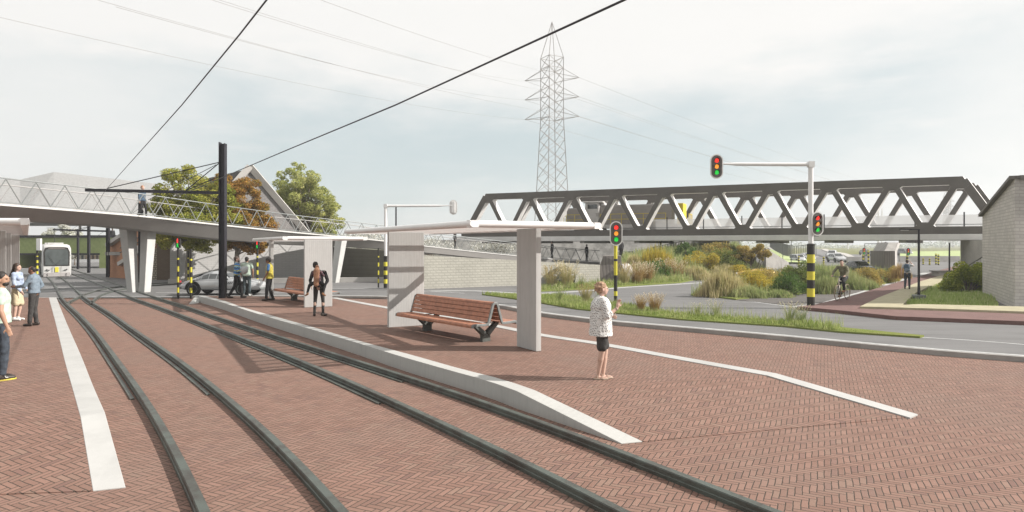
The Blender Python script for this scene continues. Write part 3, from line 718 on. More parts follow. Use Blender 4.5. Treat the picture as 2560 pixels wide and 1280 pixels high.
# ---------------------------------------------------------------- rail bridge
def bx_(x): return 63.9 - .45 * x
NX = Vector((.66, .75, 0)).normalized()
def truss(off, label, end_x=None):
    root = empty('bridge_truss', (off[0], off[1], 0), label=label, cat='bridge truss', group='dark steel trusses of the railway bridge')
    dn = Vector((1, -.45, 0)).normalized(); nn = NX; ne = Vector((.45, 1, 0)).normalized(); sx_ = 4.05
    Z0, Z1, ZT_ = 3.12, 3.70, 7.5; TH = .60; tw = .62
    pt = lambda x, z: Vector((x, bx_(x), z))
    lo_, hi_ = [-4.5 + sx_ * i for i in range(11)], [-2.475 + sx_ * i for i in range(10)]
    def panel(a, b, wd, name, inner=True):
        a, b = Vector(a), Vector(b); d = (b - a).normalized(); r = d.cross(ne).normalized() * wd / 2
        mb = MB(); s0 = ne * (.012 + .006 * (panel.k % 2)); panel.k += 1; mb.prism([q + s0 for q in (a - r, a + r, b + r, b - r)], nn * (TH - .05))
        o = mb.build(name, [M_TRUSS, M_TRUSSW], root, bevel=.02)
        return o, r
    panel.k = 0
    c = MB(); h_ = (Z1 - Z0)
    a, b = pt(lo_[0] - .75, Z0), pt(lo_[-1] + .75, Z0); c.prism([a, b, b + Vector((0, 0, h_)), a + Vector((0, 0, h_))], nn * TH); c.build('bottom_chord', [M_TRUSS, M_TRUSSW], root)
    c = MB(); a, b = pt(hi_[0] - .20, ZT_), pt(hi_[-1] + .20, ZT_); k1 = .33
    c.prism([a, b, pt(hi_[-1] + .20 + k1, ZT_ - .62), pt(hi_[0] - .20 - k1, ZT_ - .62)], nn * TH); c.build('top_chord', [M_TRUSS, M_TRUSSW], root)
    seq = []
    for i in range(10): seq += [(lo_[i], hi_[i]), (hi_[i], lo_[i + 1])]
    for k, (x0, x1) in enumerate(seq):
        if k % 2 == 0: a, b = pt(x0 + .2, Z1 - .1), pt(x1 - .16, ZT_ - .5)
        else: a, b = pt(x0 + .16, ZT_ - .5), pt(x1 - .2, Z1 - .1)
        wd = .62 if k in (0, len(seq) - 1) else .42
        if k == 0: a, b = pt(x0 - .25, Z1 - .2), pt(x1 - .22, ZT_ - .3)
        if k == len(seq) - 1: a, b = pt(x0 + .22, ZT_ - .3), pt(x1 + .25, Z1 - .2)
        panel(a, b, wd, 'diagonal')
    g = MB()                                                             # gusset plates round the joints
    for x in lo_[1:-1]: g.prism([q + ne * .006 for q in (pt(x - .62, Z1 - .01), pt(x + .62, Z1 - .01), pt(x + .30, Z1 + .34), pt(x - .30, Z1 + .34))], nn * (TH - .02))
    for x in hi_: g.prism([q + ne * .006 for q in (pt(x - .62, ZT_ - .61), pt(x + .62, ZT_ - .61), pt(x + .30, ZT_ - .94), pt(x - .30, ZT_ - .94))], nn * (TH - .02))
    g.build('gusset_plates', [M_TRUSS, M_TRUSSW], root, kind='stuff')
    # every edge face (not parallel to the outer plane) of the web gets white in its colour for the sunlit sides
    for ch in [o for o in bpy.data.objects if o.parent == root]:
        if ch.name.startswith('bottom'): continue
        for p in ch.data.polygons:
            if abs(p.normal.dot(ne)) < .9 and p.normal.z < .95: p.material_index = 1
    return root
truss((0, 0), 'near dark brown triangulated truss of the railway bridge with sunlit white coloured onto inner edges')
truss((4.6, 5.2), 'far truss of the railway bridge seen through the near one')
nn = Vector((.45, 1, 0)).normalized(); off = Vector((4.6, 5.2, 0))
br = empty('railway_bridge_deck', (0, 0, 0), label='light concrete deck slab under the dark railway bridge trusses', cat='bridge')
d = MB(); pa, pb2 = Vector((-6, bx_(-6), 2.66)), Vector((37.0, bx_(37.0), 2.66)); q0 = nn * -.10
d.prism([pa + q0, pb2 + q0, pb2 + off + nn * .6, pa + off + nn * .6], (0, 0, .455)); d.build('deck_slab', mat('pale bridge slab', (.60, .585, .565), .8, var=.05, vscale=.8), br, bevel=.03)
d = MB(); 
for k in range(9):
    x = -3 + 4.8 * k; p = Vector((x, bx_(x), 2.55)); d.beam(p + nn * .2, p + off - nn * .2, .5, .2)
d.build('cross_girders', M_CONC, br)
d = MB(); p = Vector((-6, bx_(-6), 3.14)); q = Vector((37, bx_(37), 3.14))
for f in (.36, .60): d.beam(p + off * f, q + off * f, .08, .16)
d.build('track_rails', M_RAIL, br)
M_MILK = bpy.data.materials.new('milky screen glass'); M_MILK.use_nodes = True
_t = NT(M_MILK.node_tree); _a = _t.n('ShaderNodeBsdfTransparent'); _b = _t.n('ShaderNodeBsdfTranslucent'); _b.inputs[0].default_value = (.8, .8, .8, 1); _c = _t.n('ShaderNodeBsdfDiffuse'); _c.inputs[0].default_value = (.6, .59, .58, 1)
_m2 = _t.n('ShaderNodeMixShader'); _m2.inputs[0].default_value = .5; _m = _t.n('ShaderNodeMixShader'); _m.inputs[0].default_value = .5; _o = _t.n('ShaderNodeOutputMaterial')
_t.t.links.new(_b.outputs[0], _m2.inputs[1]); _t.t.links.new(_c.outputs[0], _m2.inputs[2]); _t.t.links.new(_a.outputs[0], _m.inputs[1]); _t.t.links.new(_m2.outputs[0], _m.inputs[2]); _t.t.links.new(_m.outputs[0], _o.inputs[0])
scn = empty('screen_wall', (0, 0, 0), label='milky glass noise screen with thin posts along the railway bridge', cat='glass screen')
d = MB(); p = Vector((12, bx_(12), 3.13)) + off * .16; q = Vector((36.4, bx_(36.4), 3.13)) + off * .16
d.prism([p, q, q + Vector((0, 0, 1.5)), p + Vector((0, 0, 1.5))], nn * .03); d.build('glass_panel', M_MILK, scn)
for k in range(9):
    x = 13.5 + 2.95 * k; c = Vector((x, bx_(x), 3.13)) + off * .15; b = MB(); b.box((c.x, c.y, c.z + .85), (.07, .07, 1.7)); b.build('post', M_STEELD, scn)
d = MB(); d.beam(p + Vector((0, 0, .75)) + nn * -.05, q + Vector((0, 0, .75)) + nn * -.05, .03, .05); d.build('hand_rail', M_GALV, scn)

# locomotive on the bridge
M_LG1 = mat('locomotive grey', (.27, .245, .225), .5, var=.06, vscale=1.5); M_LG2 = mat('locomotive light grey', (.50, .48, .46), .5, var=.06, vscale=1.5); M_LG3 = mat('locomotive roof edge grey', (.27, .25, .235), .5, var=.05)
M_LY = mat('locomotive yellow', (.62, .47, .02), .5, var=.08, vscale=3)
def locomotive():
    x0, x1 = 3.6, 14.6; a = Vector((x0, bx_(x0), 3.2)) + off * .44; b = Vector((x1, bx_(x1), 3.2)) + off * .44
    L = (b - a).length; rz = math.atan2(b.y - a.y, b.x - a.x)
    r = empty('diesel_locomotive', a, rz, label='grey diesel locomotive with yellow handrails and nose standing on the bridge', cat='locomotive')
    def bx(name, c, s, m_, bv=.03): o = MB(); o.box(c, s); return o.build(name, m_, r, bevel=bv)
    bx('frame', (L / 2, 0, .88), (L, 2.5, .34), M_LG2); bx('long_hood', (L * .585, 0, 1.95), (L * .57, 1.75, 1.75), M_LG1, .05); bx('hood_roof', (L * .585, 0, 2.87), (L * .575, 1.6, .16), M_LG3, .05)
    bx('short_hood', (L * .10, 0, 1.85), (L * .17, 1.75, 1.55), M_LG1, .05); bx('hood_roof', (L * .10, 0, 2.66), (L * .175, 1.65, .14), M_LG3)
    cb = bx('cab', (L * .24, 0, 2.1), (L * .115, 2.4, 2.1), M_LG2, .06); bx('cab_roof', (L * .25, 0, 3.24), (L * .165, 2.5, .14), M_LG2, .05)
    bx('cab_window', (L * .245, -1.21, 2.82), (L * .08, .04, .42), M_GLASSD, .01)
    for z in (1.9, 2.02, 2.14): bx('louvre', (L * .2, -1.22, z), (.28, .04, .06), M_LG1, 0); bx('louvre', (L * .285, -1.22, z), (.28, .04, .06), M_LG1, 0)
    bx('exhaust', (L * .345, 0, 3.1), (.34, .6, .6), M_LG1); e = MB(); e.lathe((L * .315, -.3, 3.02), [(.3, -.16), (.34, -.05), (.34, .1), (.25, .18)], 14); e.build('air_tank', M_PAINTW, r, smooth=True)
    bx('headlamp', (L * .5, -.3, 3.05), (.3, .3, .22), M_LG3)
    bx('yellow_nose', (L * .935, -.0, 2.0), (L * .045, 1.9, 1.9), M_LY, .04)
    for i in (0, 1):
        for yy, nm in ((-1.22, 0), (1.22, 1)):
            h = MB(); xa, xb = ((L * .31, L * .83) if i else (L * .02, L * .17))
            for z in (1.55, 2.05): h.beam((xa, yy, z), (xb, yy, z), .045, .045)
            n = 7 if i else 3
            for k in range(n): xq = xa + (xb - xa) * k / (n - 1); h.beam((xq, yy, 1.05), (xq, yy, 2.05), .045, .045)
            h.build('hand_rail', M_LY, r)
    h = MB()
    for y in (-1, -.3, .4, 1): h.beam((L * 1.0, y, 1.0), (L * 1.0, y, 1.95), .05, .05); h.beam((-.05, y, 1.0), (-.05, y, 1.95), .05, .05)
    h.beam((L, -1, 1.95), (L, 1, 1.95), .05, .05); h.beam((-.05, -1, 1.95), (-.05, 1, 1.95), .05, .05); h.build('end_rail', M_LY, r)
    for k, x in enumerate((1.6, 3.4, L - 3.4, L - 1.6)):
        for y in (-.8, .8): wv = MB(); wv.lathe((x, y, .45), [(.2, -.07), (.45, -.07), (.47, .0), (.45, .07), (.2, .07)], 18, 'Y'); wv.build('wheel', M_GALVD, r)
    bx('bogie_frame', (2.5, -1.0, .5), (3.0, .1, .3), M_GALVD); bx('bogie_frame', (L - 2.5, -1.0, .5), (3.0, .1, .3), M_GALVD)
    bx('fuel_tank', (L / 2, 0, .5), (2.4, 2.0, .45), M_LG2)
    for y in (-.7, .7): bf = MB(); bf.lathe((L + .1, y, .9), [(.05, 0), (.05, .3), (.2, .32), (.2, .36)], 12, 'X'); bf.build('buffer', M_GALVD, r)
    return r
locomotive()
# ---------------------------------------------------------------- footbridge
M_FB = mat('footbridge girder concrete', (.27, .255, .24), .75, var=.05, vscale=.5); M_FBT = mat('footbridge pale edge', (.52, .51, .49), .6, var=.05)
M_RAILG = mat('grey handrail steel', (.26, .25, .24), .5, metal=.2, var=.06)
fb = empty('footbridge', (0, 0, 0), label='long curving grey footbridge with zigzag railings sloping down behind the shelters', cat='footbridge')
fpx = [(-420, 22.5, 474), (-200, 24.5, 492), (0, 27.5, 509), (187, 30.5, 524), (360, 33.5, 539), (520, 37, 557), (700, 42, 576), (840, 46, 589), (960, 49, 601), (1065, 52, 614), (1180, 55, 627), (1290, 58, 638), (1400, 61, 648), (1500, 64, 655)]
FN = spline([P(x, y, D) for x, D, y in fpx], 5)
def side(pts, wd):
    out = []
    for i, p in enumerate(pts):
        d = pts[min(i + 1, len(pts) - 1)] - pts[max(i - 1, 0)]; d.z = 0; d.normalize(); out.append(p + Vector((-d.y, d.x, 0)) * wd)
    return out
WDK = 3.0
FF = side(FN, WDK); I1 = [p + (side_p - p) * max(.12, min(1, 1 - (k / len(FN) - .52) * 5)) for k, (p, side_p) in enumerate(zip(FN, side(FN, .75)))]; I2 = side(FN, WDK - .75)
g = MB(); rings = []
for i, (p, q, r_, s_) in enumerate(zip(FN, FF, I1, I2)):
    t = i / len(FN); th = .62 + .28 * math.exp(-((t - .45) / .14) ** 2) - .12 * t; u = Vector((0, 0, th)); e = Vector((0, 0, .10))
    rings.append([p - e * .9, q - e * .9, s_ - u, r_ - u])
g.loft(rings).build('girder', M_FB, fb)
g = MB(); g.loft([[p, q, q - Vector((0, 0, .085)), p - Vector((0, 0, .085))] for p, q in zip(side(FN, -.03), side(FN, WDK + .03))]).build('deck', M_FBT, fb)
for nm, base in (('near', side(FN, .06)), ('far', side(FN, WDK - .06))):
    rl = MB(); up = Vector((0, 0, 1)); L = [0]
    for a, b in zip(base, base[1:]): L.append(L[-1] + (b - a).length)
    rl.tube([p + up * 1.12 for p in base], .030, 6); rl.tube([p + up * .08 for p in base], .02, 5)
    n = int(L[-1] / .62); pts = resample(base, n)
    for k in range(n - 1):
        a = pts[k] + up * (.06 if k % 2 == 0 else 1.10); b = pts[k + 1] + up * (1.10 if k % 2 == 0 else .06)
        rl.tube([a, b], .024 if nm == 'near' else .016, 5)
    rl.build('railing', M_RAILG if nm == 'far' else M_GALV, fb, recalc=False)
# supports
def leg(root, top, bot, w0, w1, rz):
    rr = []
    for c, w_ in ((bot, w1), (top, w0)):
        rr.append([c + Vector((math.cos(t + rz) * w_, math.sin(t + rz) * w_ * .8, 0)) for t in (math.pi / 2 * k for k in range(4))])
    m_ = MB(); m_.loft(rr); m_.build('leg', M_WHITE, root, bevel=.02)
for (xs, yb, D, tops, lb) in ((348, 731, 34.4, ((318, 566), (372, 572)), 'white V shaped footbridge support standing in the road at left'), (826, 707, 43, ((790, 600), (853, 604)), 'slanting white footbridge support right of the second shelter')):
    root = empty('bridge_support', P(xs, yb, D), label=lb, cat='support'); o = root.location
    for k, (x, y) in enumerate(tops):
        top = P(x, y, D + 1.2) - o
        leg(root, top + Vector((0, 0, .15)), Vector(((-.33, .30)[k], 0, -.02)), .46 if k == 0 else .42, .29, R(20))
# ---------------------------------------------------------------- retaining wall, headstock, background walls
M_WALLP = masonry('patterned wall panels', R(25), (.44, .425, .37), (.41, .395, .345), (.365, .35, .305), .36, .16, .04, bump=.6)
def wallbox(name, a, b, z0, z1, th, m_, label, cat, z1b=None, bev=0, **k):
    a, b = Vector(a), Vector(b); d = (b - a); d.z = 0; n = Vector((-d.y, d.x, 0)).normalized() * th; mb = MB()
    A, B = Vector((a.x, a.y, z0)), Vector((b.x, b.y, z0)); h1, h2 = Vector((0, 0, z1 - z0)), Vector((0, 0, (z1b if z1b is not None else z1) - z0))
    mb.loft([[A, A + n, A + n + h1, A + h1], [B, B + n, B + n + h2, B + h2]]); return mb.build(name, m_, bevel=bev, label=label, cat=cat, **k)
wa, wb = P(1040, 726, 36.6), P(1500, 712, 43)
wallbox('retaining_wall', wa, wb, ZR - .1, P(0, 637, 36.6).z, .5, M_WALLP, 'low beige patterned retaining wall below the footbridge ramp', 'wall', z1b=P(0, 662, 43).z)
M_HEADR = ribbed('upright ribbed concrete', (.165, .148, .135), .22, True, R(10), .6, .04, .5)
hs = MB(); D = 43.2
A = [P(1428, 714, D), P(1500, 663, D + .3), P(1508, 640, D + .3), P(1553, 640, D + .3), P(1554, 660, D + .2), P(1575, 714, D - .2)]
for p_ in (A[0], A[-1]): p_.z = ZR - .1
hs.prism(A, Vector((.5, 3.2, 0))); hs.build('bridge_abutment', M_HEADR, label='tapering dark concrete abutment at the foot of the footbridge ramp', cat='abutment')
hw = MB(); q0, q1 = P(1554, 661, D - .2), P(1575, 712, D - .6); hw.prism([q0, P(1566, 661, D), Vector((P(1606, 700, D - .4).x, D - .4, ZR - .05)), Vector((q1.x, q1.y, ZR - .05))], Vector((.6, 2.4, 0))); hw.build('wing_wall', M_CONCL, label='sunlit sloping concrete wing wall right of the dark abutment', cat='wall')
M_WALLD = ribbed('dark weathered wall', (.12, .112, .088), .30, False, 0, .3, .14, .85)
wallbox('retaining_wall', P(832, 697, 47), P(1030, 706, 42.5), ZR - .1, P(0, 618, 47).z, .5, M_WALLD, 'dark mottled retaining wall between the second shelter and the thin banded pole', 'wall', z1b=P(0, 630, 42.5).z)
M_MOT = mat('mottled far concrete', (.36, .35, .33), .9, var=.18, vscale=.9, col2=(.22, .215, .20))
wallbox('concrete_wall', P(1040, 640, 76), P(1850, 640, 84), ZR - .1, 2.9, .6, M_MOT, 'long mottled grey wall beneath the far side of the railway bridge', 'wall')
# low wall / kerb line of the road behind the car, and pale pavement beyond
wallbox('barrier_wall', P(420, 712, 41.5), P(1030, 702, 44), ZR - .1, ZR + .32, .3, M_CONCL, 'low pale barrier wall running behind the silver car', 'wall')
# earth bank carrying the path up to the bridge
M_BANK = leafmat('rough bank grass', [(.07, .085, .028), (.11, .115, .045), (.17, .155, .075)], 0, .8)
def bank(name, grid, m_):
    mb = MB(); mb.loft(grid, closed=False, caps=False); return mb.build(name, m_, smooth=True, kind='structure')
bank('embankment', [[Vector((q.x, q.y, ZR - .03)) for q in (P(1585, 706, 42.5), P(1640, 702, 42), P(1756, 691, 46), P(1860, 684, 50), P(1925, 679, 54))],
                    [P(1565, 672, 46), P(1640, 668, 46), P(1756, 664, 49), P(1850, 664, 52), P(1910, 668, 56)],
                    [P(1552, 655, 49), P(1650, 642, 51), P(1750, 635, 54), P(1840, 645, 57), P(1890, 660, 60)],
                    [P(1550, 647, 51), P(1650, 628, 56), P(1750, 612, 61), P(1840, 612, 64), P(1880, 640, 66)],
                    [P(1545, 650, 62), P(1650, 640, 66), P(1750, 632, 70), P(1840, 630, 72), P(1880, 640, 72)]], M_BANK)
rp = empty('ramp_path', (0, 0, 0), label='pale concrete path edge with a low railing climbing towards the railway bridge', cat='path railing')
RPT = spline([P(1545, 647, 52), P(1600, 641, 54), P(1660, 628, 57), P(1720, 616, 60), P(1790, 609, 63)], 5)
ribbon(RPT, .9, None, None).build('path_edge', M_CONCL, rp)
g = MB(); g.tube([p + Vector((0, 0, .55)) for p in RPT], .035, 5)
for p in resample(RPT, 34): g.tube([p, p + Vector((0, 0, .55))], .025, 5)
g.build('railing', M_GALVD, rp)
# right abutment, pier, brick wall
M_BLOCK = masonry('grey block facing', math.atan2(25.2 - 32.6, (2537 - CX) / FPX * 25.2 - (2456 - CX) / FPX * 32.6), (.62, .585, .55), (.52, .49, .46), (.40, .375, .35), .40, .135, .016, bump=.5)  # colour lightened because this side face lies in shade; front copy is darker
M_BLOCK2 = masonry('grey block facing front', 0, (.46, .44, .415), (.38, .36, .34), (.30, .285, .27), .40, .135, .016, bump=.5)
bw = empty('brick_wall', (0, 0, 0), label='tall grey block wing wall with a sloping top at the right edge', cat='wall')
a = P(2456, 737, 32.6); b = P(2537, 775, 25.2); a.z = b.z = ZR - .1
ta, tb = P(2456, 541, 32.6), P(2537, 447, 25.2); bk = Vector((9, 6.0, 0)); w_ = MB()
fr_ = Vector((9, .25, 0)); c_ = b + fr_; tc_ = Vector((c_.x, c_.y, tb.z + .15))
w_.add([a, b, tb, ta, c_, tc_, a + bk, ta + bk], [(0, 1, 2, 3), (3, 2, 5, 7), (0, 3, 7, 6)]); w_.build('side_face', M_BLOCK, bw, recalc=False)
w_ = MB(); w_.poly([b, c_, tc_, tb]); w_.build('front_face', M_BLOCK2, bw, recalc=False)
w_ = MB(); w_.beam(ta + Vector((-.02, -.02, .05)), tb + Vector((-.02, -.02, .06)), .34, .13); w_.beam(tb + Vector((.1, 0, .062)), tc_ + Vector((0, 0, .06)), .34, .13); w_.build('coping', M_TRUSS, bw)
wallbox('bridge_abutment', P(2401, 706, 50.5), P(2480, 712, 44), ZR - .1, 2.64, 4, M_CONCL, 'plain pale concrete abutment under the right end of the railway bridge', 'abutment')
wallbox('stair_wall', P(2405, 712, 40), P(2470, 700, 36.5), ZR - .1, P(0, 690, 40).z, .3, M_CONCL, 'low sloping concrete stair wall in front of the right abutment', 'wall', z1b=P(0, 655, 36.5).z)
sr = empty('stair_rail', (0, 0, 0), label='slanting handrail with glass above the stair wall at right', cat='handrail')
g = MB(); pA, pB = P(2395, 680, 39.6), P(2457, 642, 36); g.tube([pA, pB], .035, 6); g.build('hand_rail', M_GALVD, sr)
g = MB()
for t in (.05, .4, .75, .97): p = pA.lerp(pB, t); g.tube([p, p - Vector((0, 0, .85))], .02, 5)
g.build('post', M_PAINTW, sr)
pr = empty('bridge_pier', (0, 0, 0), label='concrete bridge pier with a slanting top and a dark ribbed lower face', cat='pier')
def pz(x, y, D): return P(x, y, D)
D = 60.0
g = MB(); g.prism([P(2242, 632, D), P(2268, 632, D + 1), P(2268, 672, D + 1), P(2242, 672, D)], Vector((-1.9, 4.0, 0))); 
g = MB(); zb = ZR - .1
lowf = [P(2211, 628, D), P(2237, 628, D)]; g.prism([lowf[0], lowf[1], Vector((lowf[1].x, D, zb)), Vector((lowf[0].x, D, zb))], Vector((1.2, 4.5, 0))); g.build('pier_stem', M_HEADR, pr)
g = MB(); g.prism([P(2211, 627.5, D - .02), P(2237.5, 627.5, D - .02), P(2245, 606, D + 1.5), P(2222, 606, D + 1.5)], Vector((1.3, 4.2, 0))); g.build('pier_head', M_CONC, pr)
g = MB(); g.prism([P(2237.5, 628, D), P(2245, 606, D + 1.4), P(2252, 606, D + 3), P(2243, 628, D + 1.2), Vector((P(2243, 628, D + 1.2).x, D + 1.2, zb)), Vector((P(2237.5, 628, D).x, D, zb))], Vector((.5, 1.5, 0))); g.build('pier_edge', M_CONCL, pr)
# ---------------------------------------------------------------- lamps, bench block, lawn
def path_lamp(loc, h, arm, label, r=.045, block=True):
    root = empty('street_lamp', loc, label=label, cat='street lamp', group='slim dark path lamps')
    if block: b = MB(); b.box((0, 0, .12), (.42, .42, .34)); b.build('footing', M_GALV, root, bevel=.02)
    p = MB(); p.lathe((0, 0, .25 if block else 0), [(r * 1.3, 0), (r, .5), (r * .9, h - .25)], 10); shade_auto(p.build('post', M_STEELD, root))
    a = MB(); a.beam((.03, 0, h), (arm, 0, h + .02), .09, .045); a.build('lamp_arm', M_STEELD, root)
    e = MB(); e.box((arm * .75, 0, h - .03), (abs(arm) * .4, .07, .012)); e.build('lamp_strip', M_PAINTW, root)
    return root
l1 = G(2297, 753, ZR); path_lamp(l1, CAMH + 38 * l1.y / FPX - ZR, -.85, 'nearest slim dark lamp post on a grey block in the lawn', .05)
l2 = G(2373.5, 694, ZR); path_lamp(l2, CAMH + 13 * l2.y / FPX - ZR, -.7, 'farther slim lamp post beside the beige path under the bridge', .06, False)
st = G(2362, 694, ZR); g = MB(); g.box((0, 0, .25), (1.5, .9, .42)); r_ = empty('stone_bench', st, label='pale stone block bench on the lawn near the farther lamp', cat='bench'); g.build('base_block', M_CONCL, r_, bevel=.02)
g = MB(); g.box((.2, 0, .50), (2.2, 1.0, .08)); g.build('top_slab', M_CONC, r_, bevel=.01)
M_LAWN = leafmat('lawn soil green', [(.06, .085, .025), (.10, .12, .035), (.13, .12, .05)], 0, 1.2)
def lawn(name, px, z=ZR + .03, m_=None):
    mb = MB(); pts = [G(x, y, z) for x, y in px]; mb.prism([Vector((p.x, p.y, ZR - .03)) for p in pts], (0, 0, z - ZR + .03)); return mb.build(name, m_ or M_LAWN, kind='structure')
LAWN = [(2255, 764), (2400, 770), (2500, 774), (2480, 735), (2455, 722), (2400, 716), (2375, 700), (2320, 722), (2290, 734)]
lawn('lawn', LAWN, ZR + .05)
VERGE1 = [(1205, 735), (1330, 735), (1430, 742), (1540, 760), (1620, 770), (1700, 785), (1960, 803), (2100, 817), (2310, 838), (2300, 841), (2100, 828), (1960, 814), (1700, 797), (1540, 781), (1440, 771), (1352, 756), (1280, 745)]
VERGE2 = [(1300, 727), (1345, 727), (1476, 721), (1581, 713), (1700, 705.5), (1740, 698), (1700, 698), (1620, 703), (1500, 709), (1380, 716)]
ISLE = [(1727, 736), (1758, 737), (1840, 747), (1980, 735), (2150, 721), (2250, 700), (2262, 684), (2200, 668), (2100, 668), (2000, 676), (1900, 690), (1800, 708)]
lawn('verge', VERGE1, ZR + .05); lawn('verge', VERGE2, ZR + .06); lawn('verge', ISLE, ZR + .06)

# ---------------------------------------------------------------- vegetation
rnd = random.Random(7)
def inpoly(x, y, poly):
    c = False; n = len(poly)
    for i in range(n):
        x1, y1 = poly[i]; x2, y2 = poly[(i + 1) % n]
        if (y1 > y) != (y2 > y) and x < (x2 - x1) * (y - y1) / (y2 - y1) + x1: c = not c
    return c
M_GRASS = leafmat('fresh verge grass', [(.09, .125, .03), (.145, .185, .05), (.21, .235, .09), (.30, .28, .15)], .3, 1.5)
M_STRAW = leafmat('dry reed grass', [(.16, .17, .06), (.26, .24, .11), (.36, .31, .17), (.46, .40, .26)], .35, 1.2)
M_REED = leafmat('green reed blades', [(.09, .13, .04), (.16, .20, .075), (.25, .26, .12), (.34, .32, .18)], .35, .7)
M_PLUME = leafmat('cream grass plumes', [(.38, .32, .22), (.50, .43, .32), (.62, .56, .44)], .4, 2)
M_RUST = leafmat('rusty grass stems', [(.19, .11, .045), (.26, .18, .075), (.35, .27, .14)], .35, 2)
def blade(mb, p, h, wd, lean, az, bend=.35, mi=0):
    d = Vector((math.cos(az), math.sin(az), 0)); s = Vector((-d.y, d.x, 0)) * wd / 2
    m_ = p + d * lean * h * .35 + Vector((0, 0, h * .6)); t = p + d * (lean * h) + Vector((0, 0, h * (1 - bend * lean)))
    mb.add([p - s, p + s, m_ + s * .7, m_ - s * .7, t], [(0, 1, 2, 3), (3, 2, 4)], mi)
def grass_area(name, px, n, h0, h1, wd, m_, z=ZR + .04, lean=.35, label=None, near_bias=True, kind='stuff', jit=None):
    W = [(G(x, y, z).x, G(x, y, z).y) for x, y in px]; xs = [q[0] for q in W]; ys = [q[1] for q in W]; mb = MB(); k = 0
    while k < n:
        x, y = rnd.uniform(min(xs), max(xs)), rnd.uniform(min(ys), max(ys))
        if not inpoly(x, y, W): continue
        k += 1; c = (math.sin(x * 1.7 + y * .9) + math.sin(x * .63 - y * 1.3 + 2)) * .25 + .5
        h = (h0 + (h1 - h0) * rnd.random() ** 1.5) * (.55 + .8 * c)
        blade(mb, Vector((x, y, z - .02)), h, wd * rnd.uniform(.6, 1.4), rnd.uniform(0, lean), rnd.uniform(0, 6.28))
    return mb.build(name, m_, recalc=False, kind=kind)
grass_area('grass', [q for q in VERGE1 if q[0] <= 2110], 20000, .05, .22, .022, M_GRASS); grass_area('grass', [(2100, 822), (2310, 838), (2300, 841), (2100, 829)], 1500, .02, .06, .02, M_GRASS)
grass_area('grass', VERGE2, 4000, .15, .5, .035, M_GRASS)
grass_area('grass', LAWN, 14000, .06, .26, .028, leafmat('flowering lawn grass', [(.13, .19, .05), (.21, .28, .08), (.30, .34, .14), (.40, .38, .24)], .35, 1.5))
grass_area('reed_grass', [(1370, 757), (1470, 765), (1620, 783), (1960, 806), (2110, 818), (2110, 812), (1960, 798), (1700, 783), (1540, 763), (1430, 748)], 1500, .2, .5, .012, M_REED)
grass_area('grass', ISLE, 9000, .15, .5, .04, M_GRASS)
grass_area('reed_grass', ISLE, 5200, .35, .85, .035, M_REED)
bk_me = [o for o in bpy.data.objects if o.name.startswith('embankment')][0].data; gb = MB()
for p in bk_me.polygons:
    vs = [bk_me.vertices[i].co for i in p.vertices]
    for k in range(int(p.area * 44)):
        u, v = rnd.random(), rnd.random(); q = vs[0].lerp(vs[1], u).lerp(vs[3].lerp(vs[2], u), v)
        blade(gb, q - Vector((0, 0, .05)), rnd.uniform(.2, .85) * (.6 + .6 * math.sin(q.x * .9 + q.y * .5) ** 2), .045 * rnd.uniform(.5, 1.3), rnd.uniform(0, .4), rnd.uniform(0, 6.28))
gb.build('meadow_grass', M_REED, recalc=False, kind='stuff')
def clump(name, label, cat, kind_, h, r, n, m_stem, m_top, plume=.30, group=None):
    root = empty(name, (0, 0, 0), label=label, cat=cat, group=group); a = MB(); b = MB()
    for k in range(n):
        az = rnd.uniform(0, 6.28); l = rnd.random() ** .8; p = Vector((math.cos(az), math.sin(az), 0)) * rnd.uniform(0, r * .35)
        hh = h * rnd.uniform(.55, 1.0); blade(a, p, hh * rnd.uniform(.6, 1), .014, l * r / h * 1.3, az, .3)
        if rnd.random() < .5:
            d = Vector((math.cos(az), math.sin(az), 0)); t = p + d * l * r * .9 + Vector((0, 0, hh * .97)); m0 = p + d * l * r * .5 + Vector((0, 0, hh * .62))
            a.beam(p, m0, .006, .006); a.beam(m0, t, .006, .005)
            ax = (t - m0).normalized()
            for j in range(6):
                q = t - ax * plume * h * .5 * rnd.random(); s = Vector((rnd.uniform(-1, 1), rnd.uniform(-1, 1), rnd.uniform(-1, 1))) * .022; u = ax * rnd.uniform(.03, .07) + s
                b.add([q - s * .5, q + s * .6 + u * .5, q + u], [(0, 1, 2)])
    a.build('stems', m_stem, root, recalc=False); b.build('seed_heads', m_top, root, recalc=False, kind='stuff'); return root
RG = 'ornamental grass clumps in the verges'
spots = [(1602, 777, 'r', .62, 'broad rusty plumed grass clump, left of a pair right of the woman'), (1636, 781, 'r', .74, 'tall rusty plumed grass clump, right of a pair right of the woman'), (1742, 789, 'c', .46, 'low cream seeded grass clump midway along the near verge'), (1790, 793, 'c', .62, 'taller cream seeded grass clump midway along the near verge'),
         (1975, 808, 'c', .70, 'cream seeded grass clump near the right tip of the near verge, left of the pair'), (2003, 811, 'c', .62, 'last cream seeded grass clump on the right of the near verge'),
         (1378, 721, 'y', .85, 'yellowish grass clump in front of the dark car'), (1418, 722, 'w', 1.05, 'creamy white pampas clump right of the dark car'), (1400, 752, 'c', .75, 'loose seeded grass clump left of the woman on the near verge'), (1465, 757, 'y', .8, 'ochre grass clump just behind the woman'), (1452, 722, 'c', .6, 'small seeded clump between the dark car and the abutment'), (1505, 756, 'c', .95, 'thin cream stems rising between the woman and the striped pole'),
         (1560, 712, 'y', .8, 'ochre clump at the foot of the dark abutment'), (1592, 711, 'r', .85, 'rusty plumed clump at the foot of the wing wall'), (1618, 708, 'r', .8, 'rusty plumed clump right of the wing wall'), (1668, 702, 'r', .85, 'rusty clump by the far road, left of two'), (1695, 701, 'r', .75, 'rusty clump by the far road, right of two')]
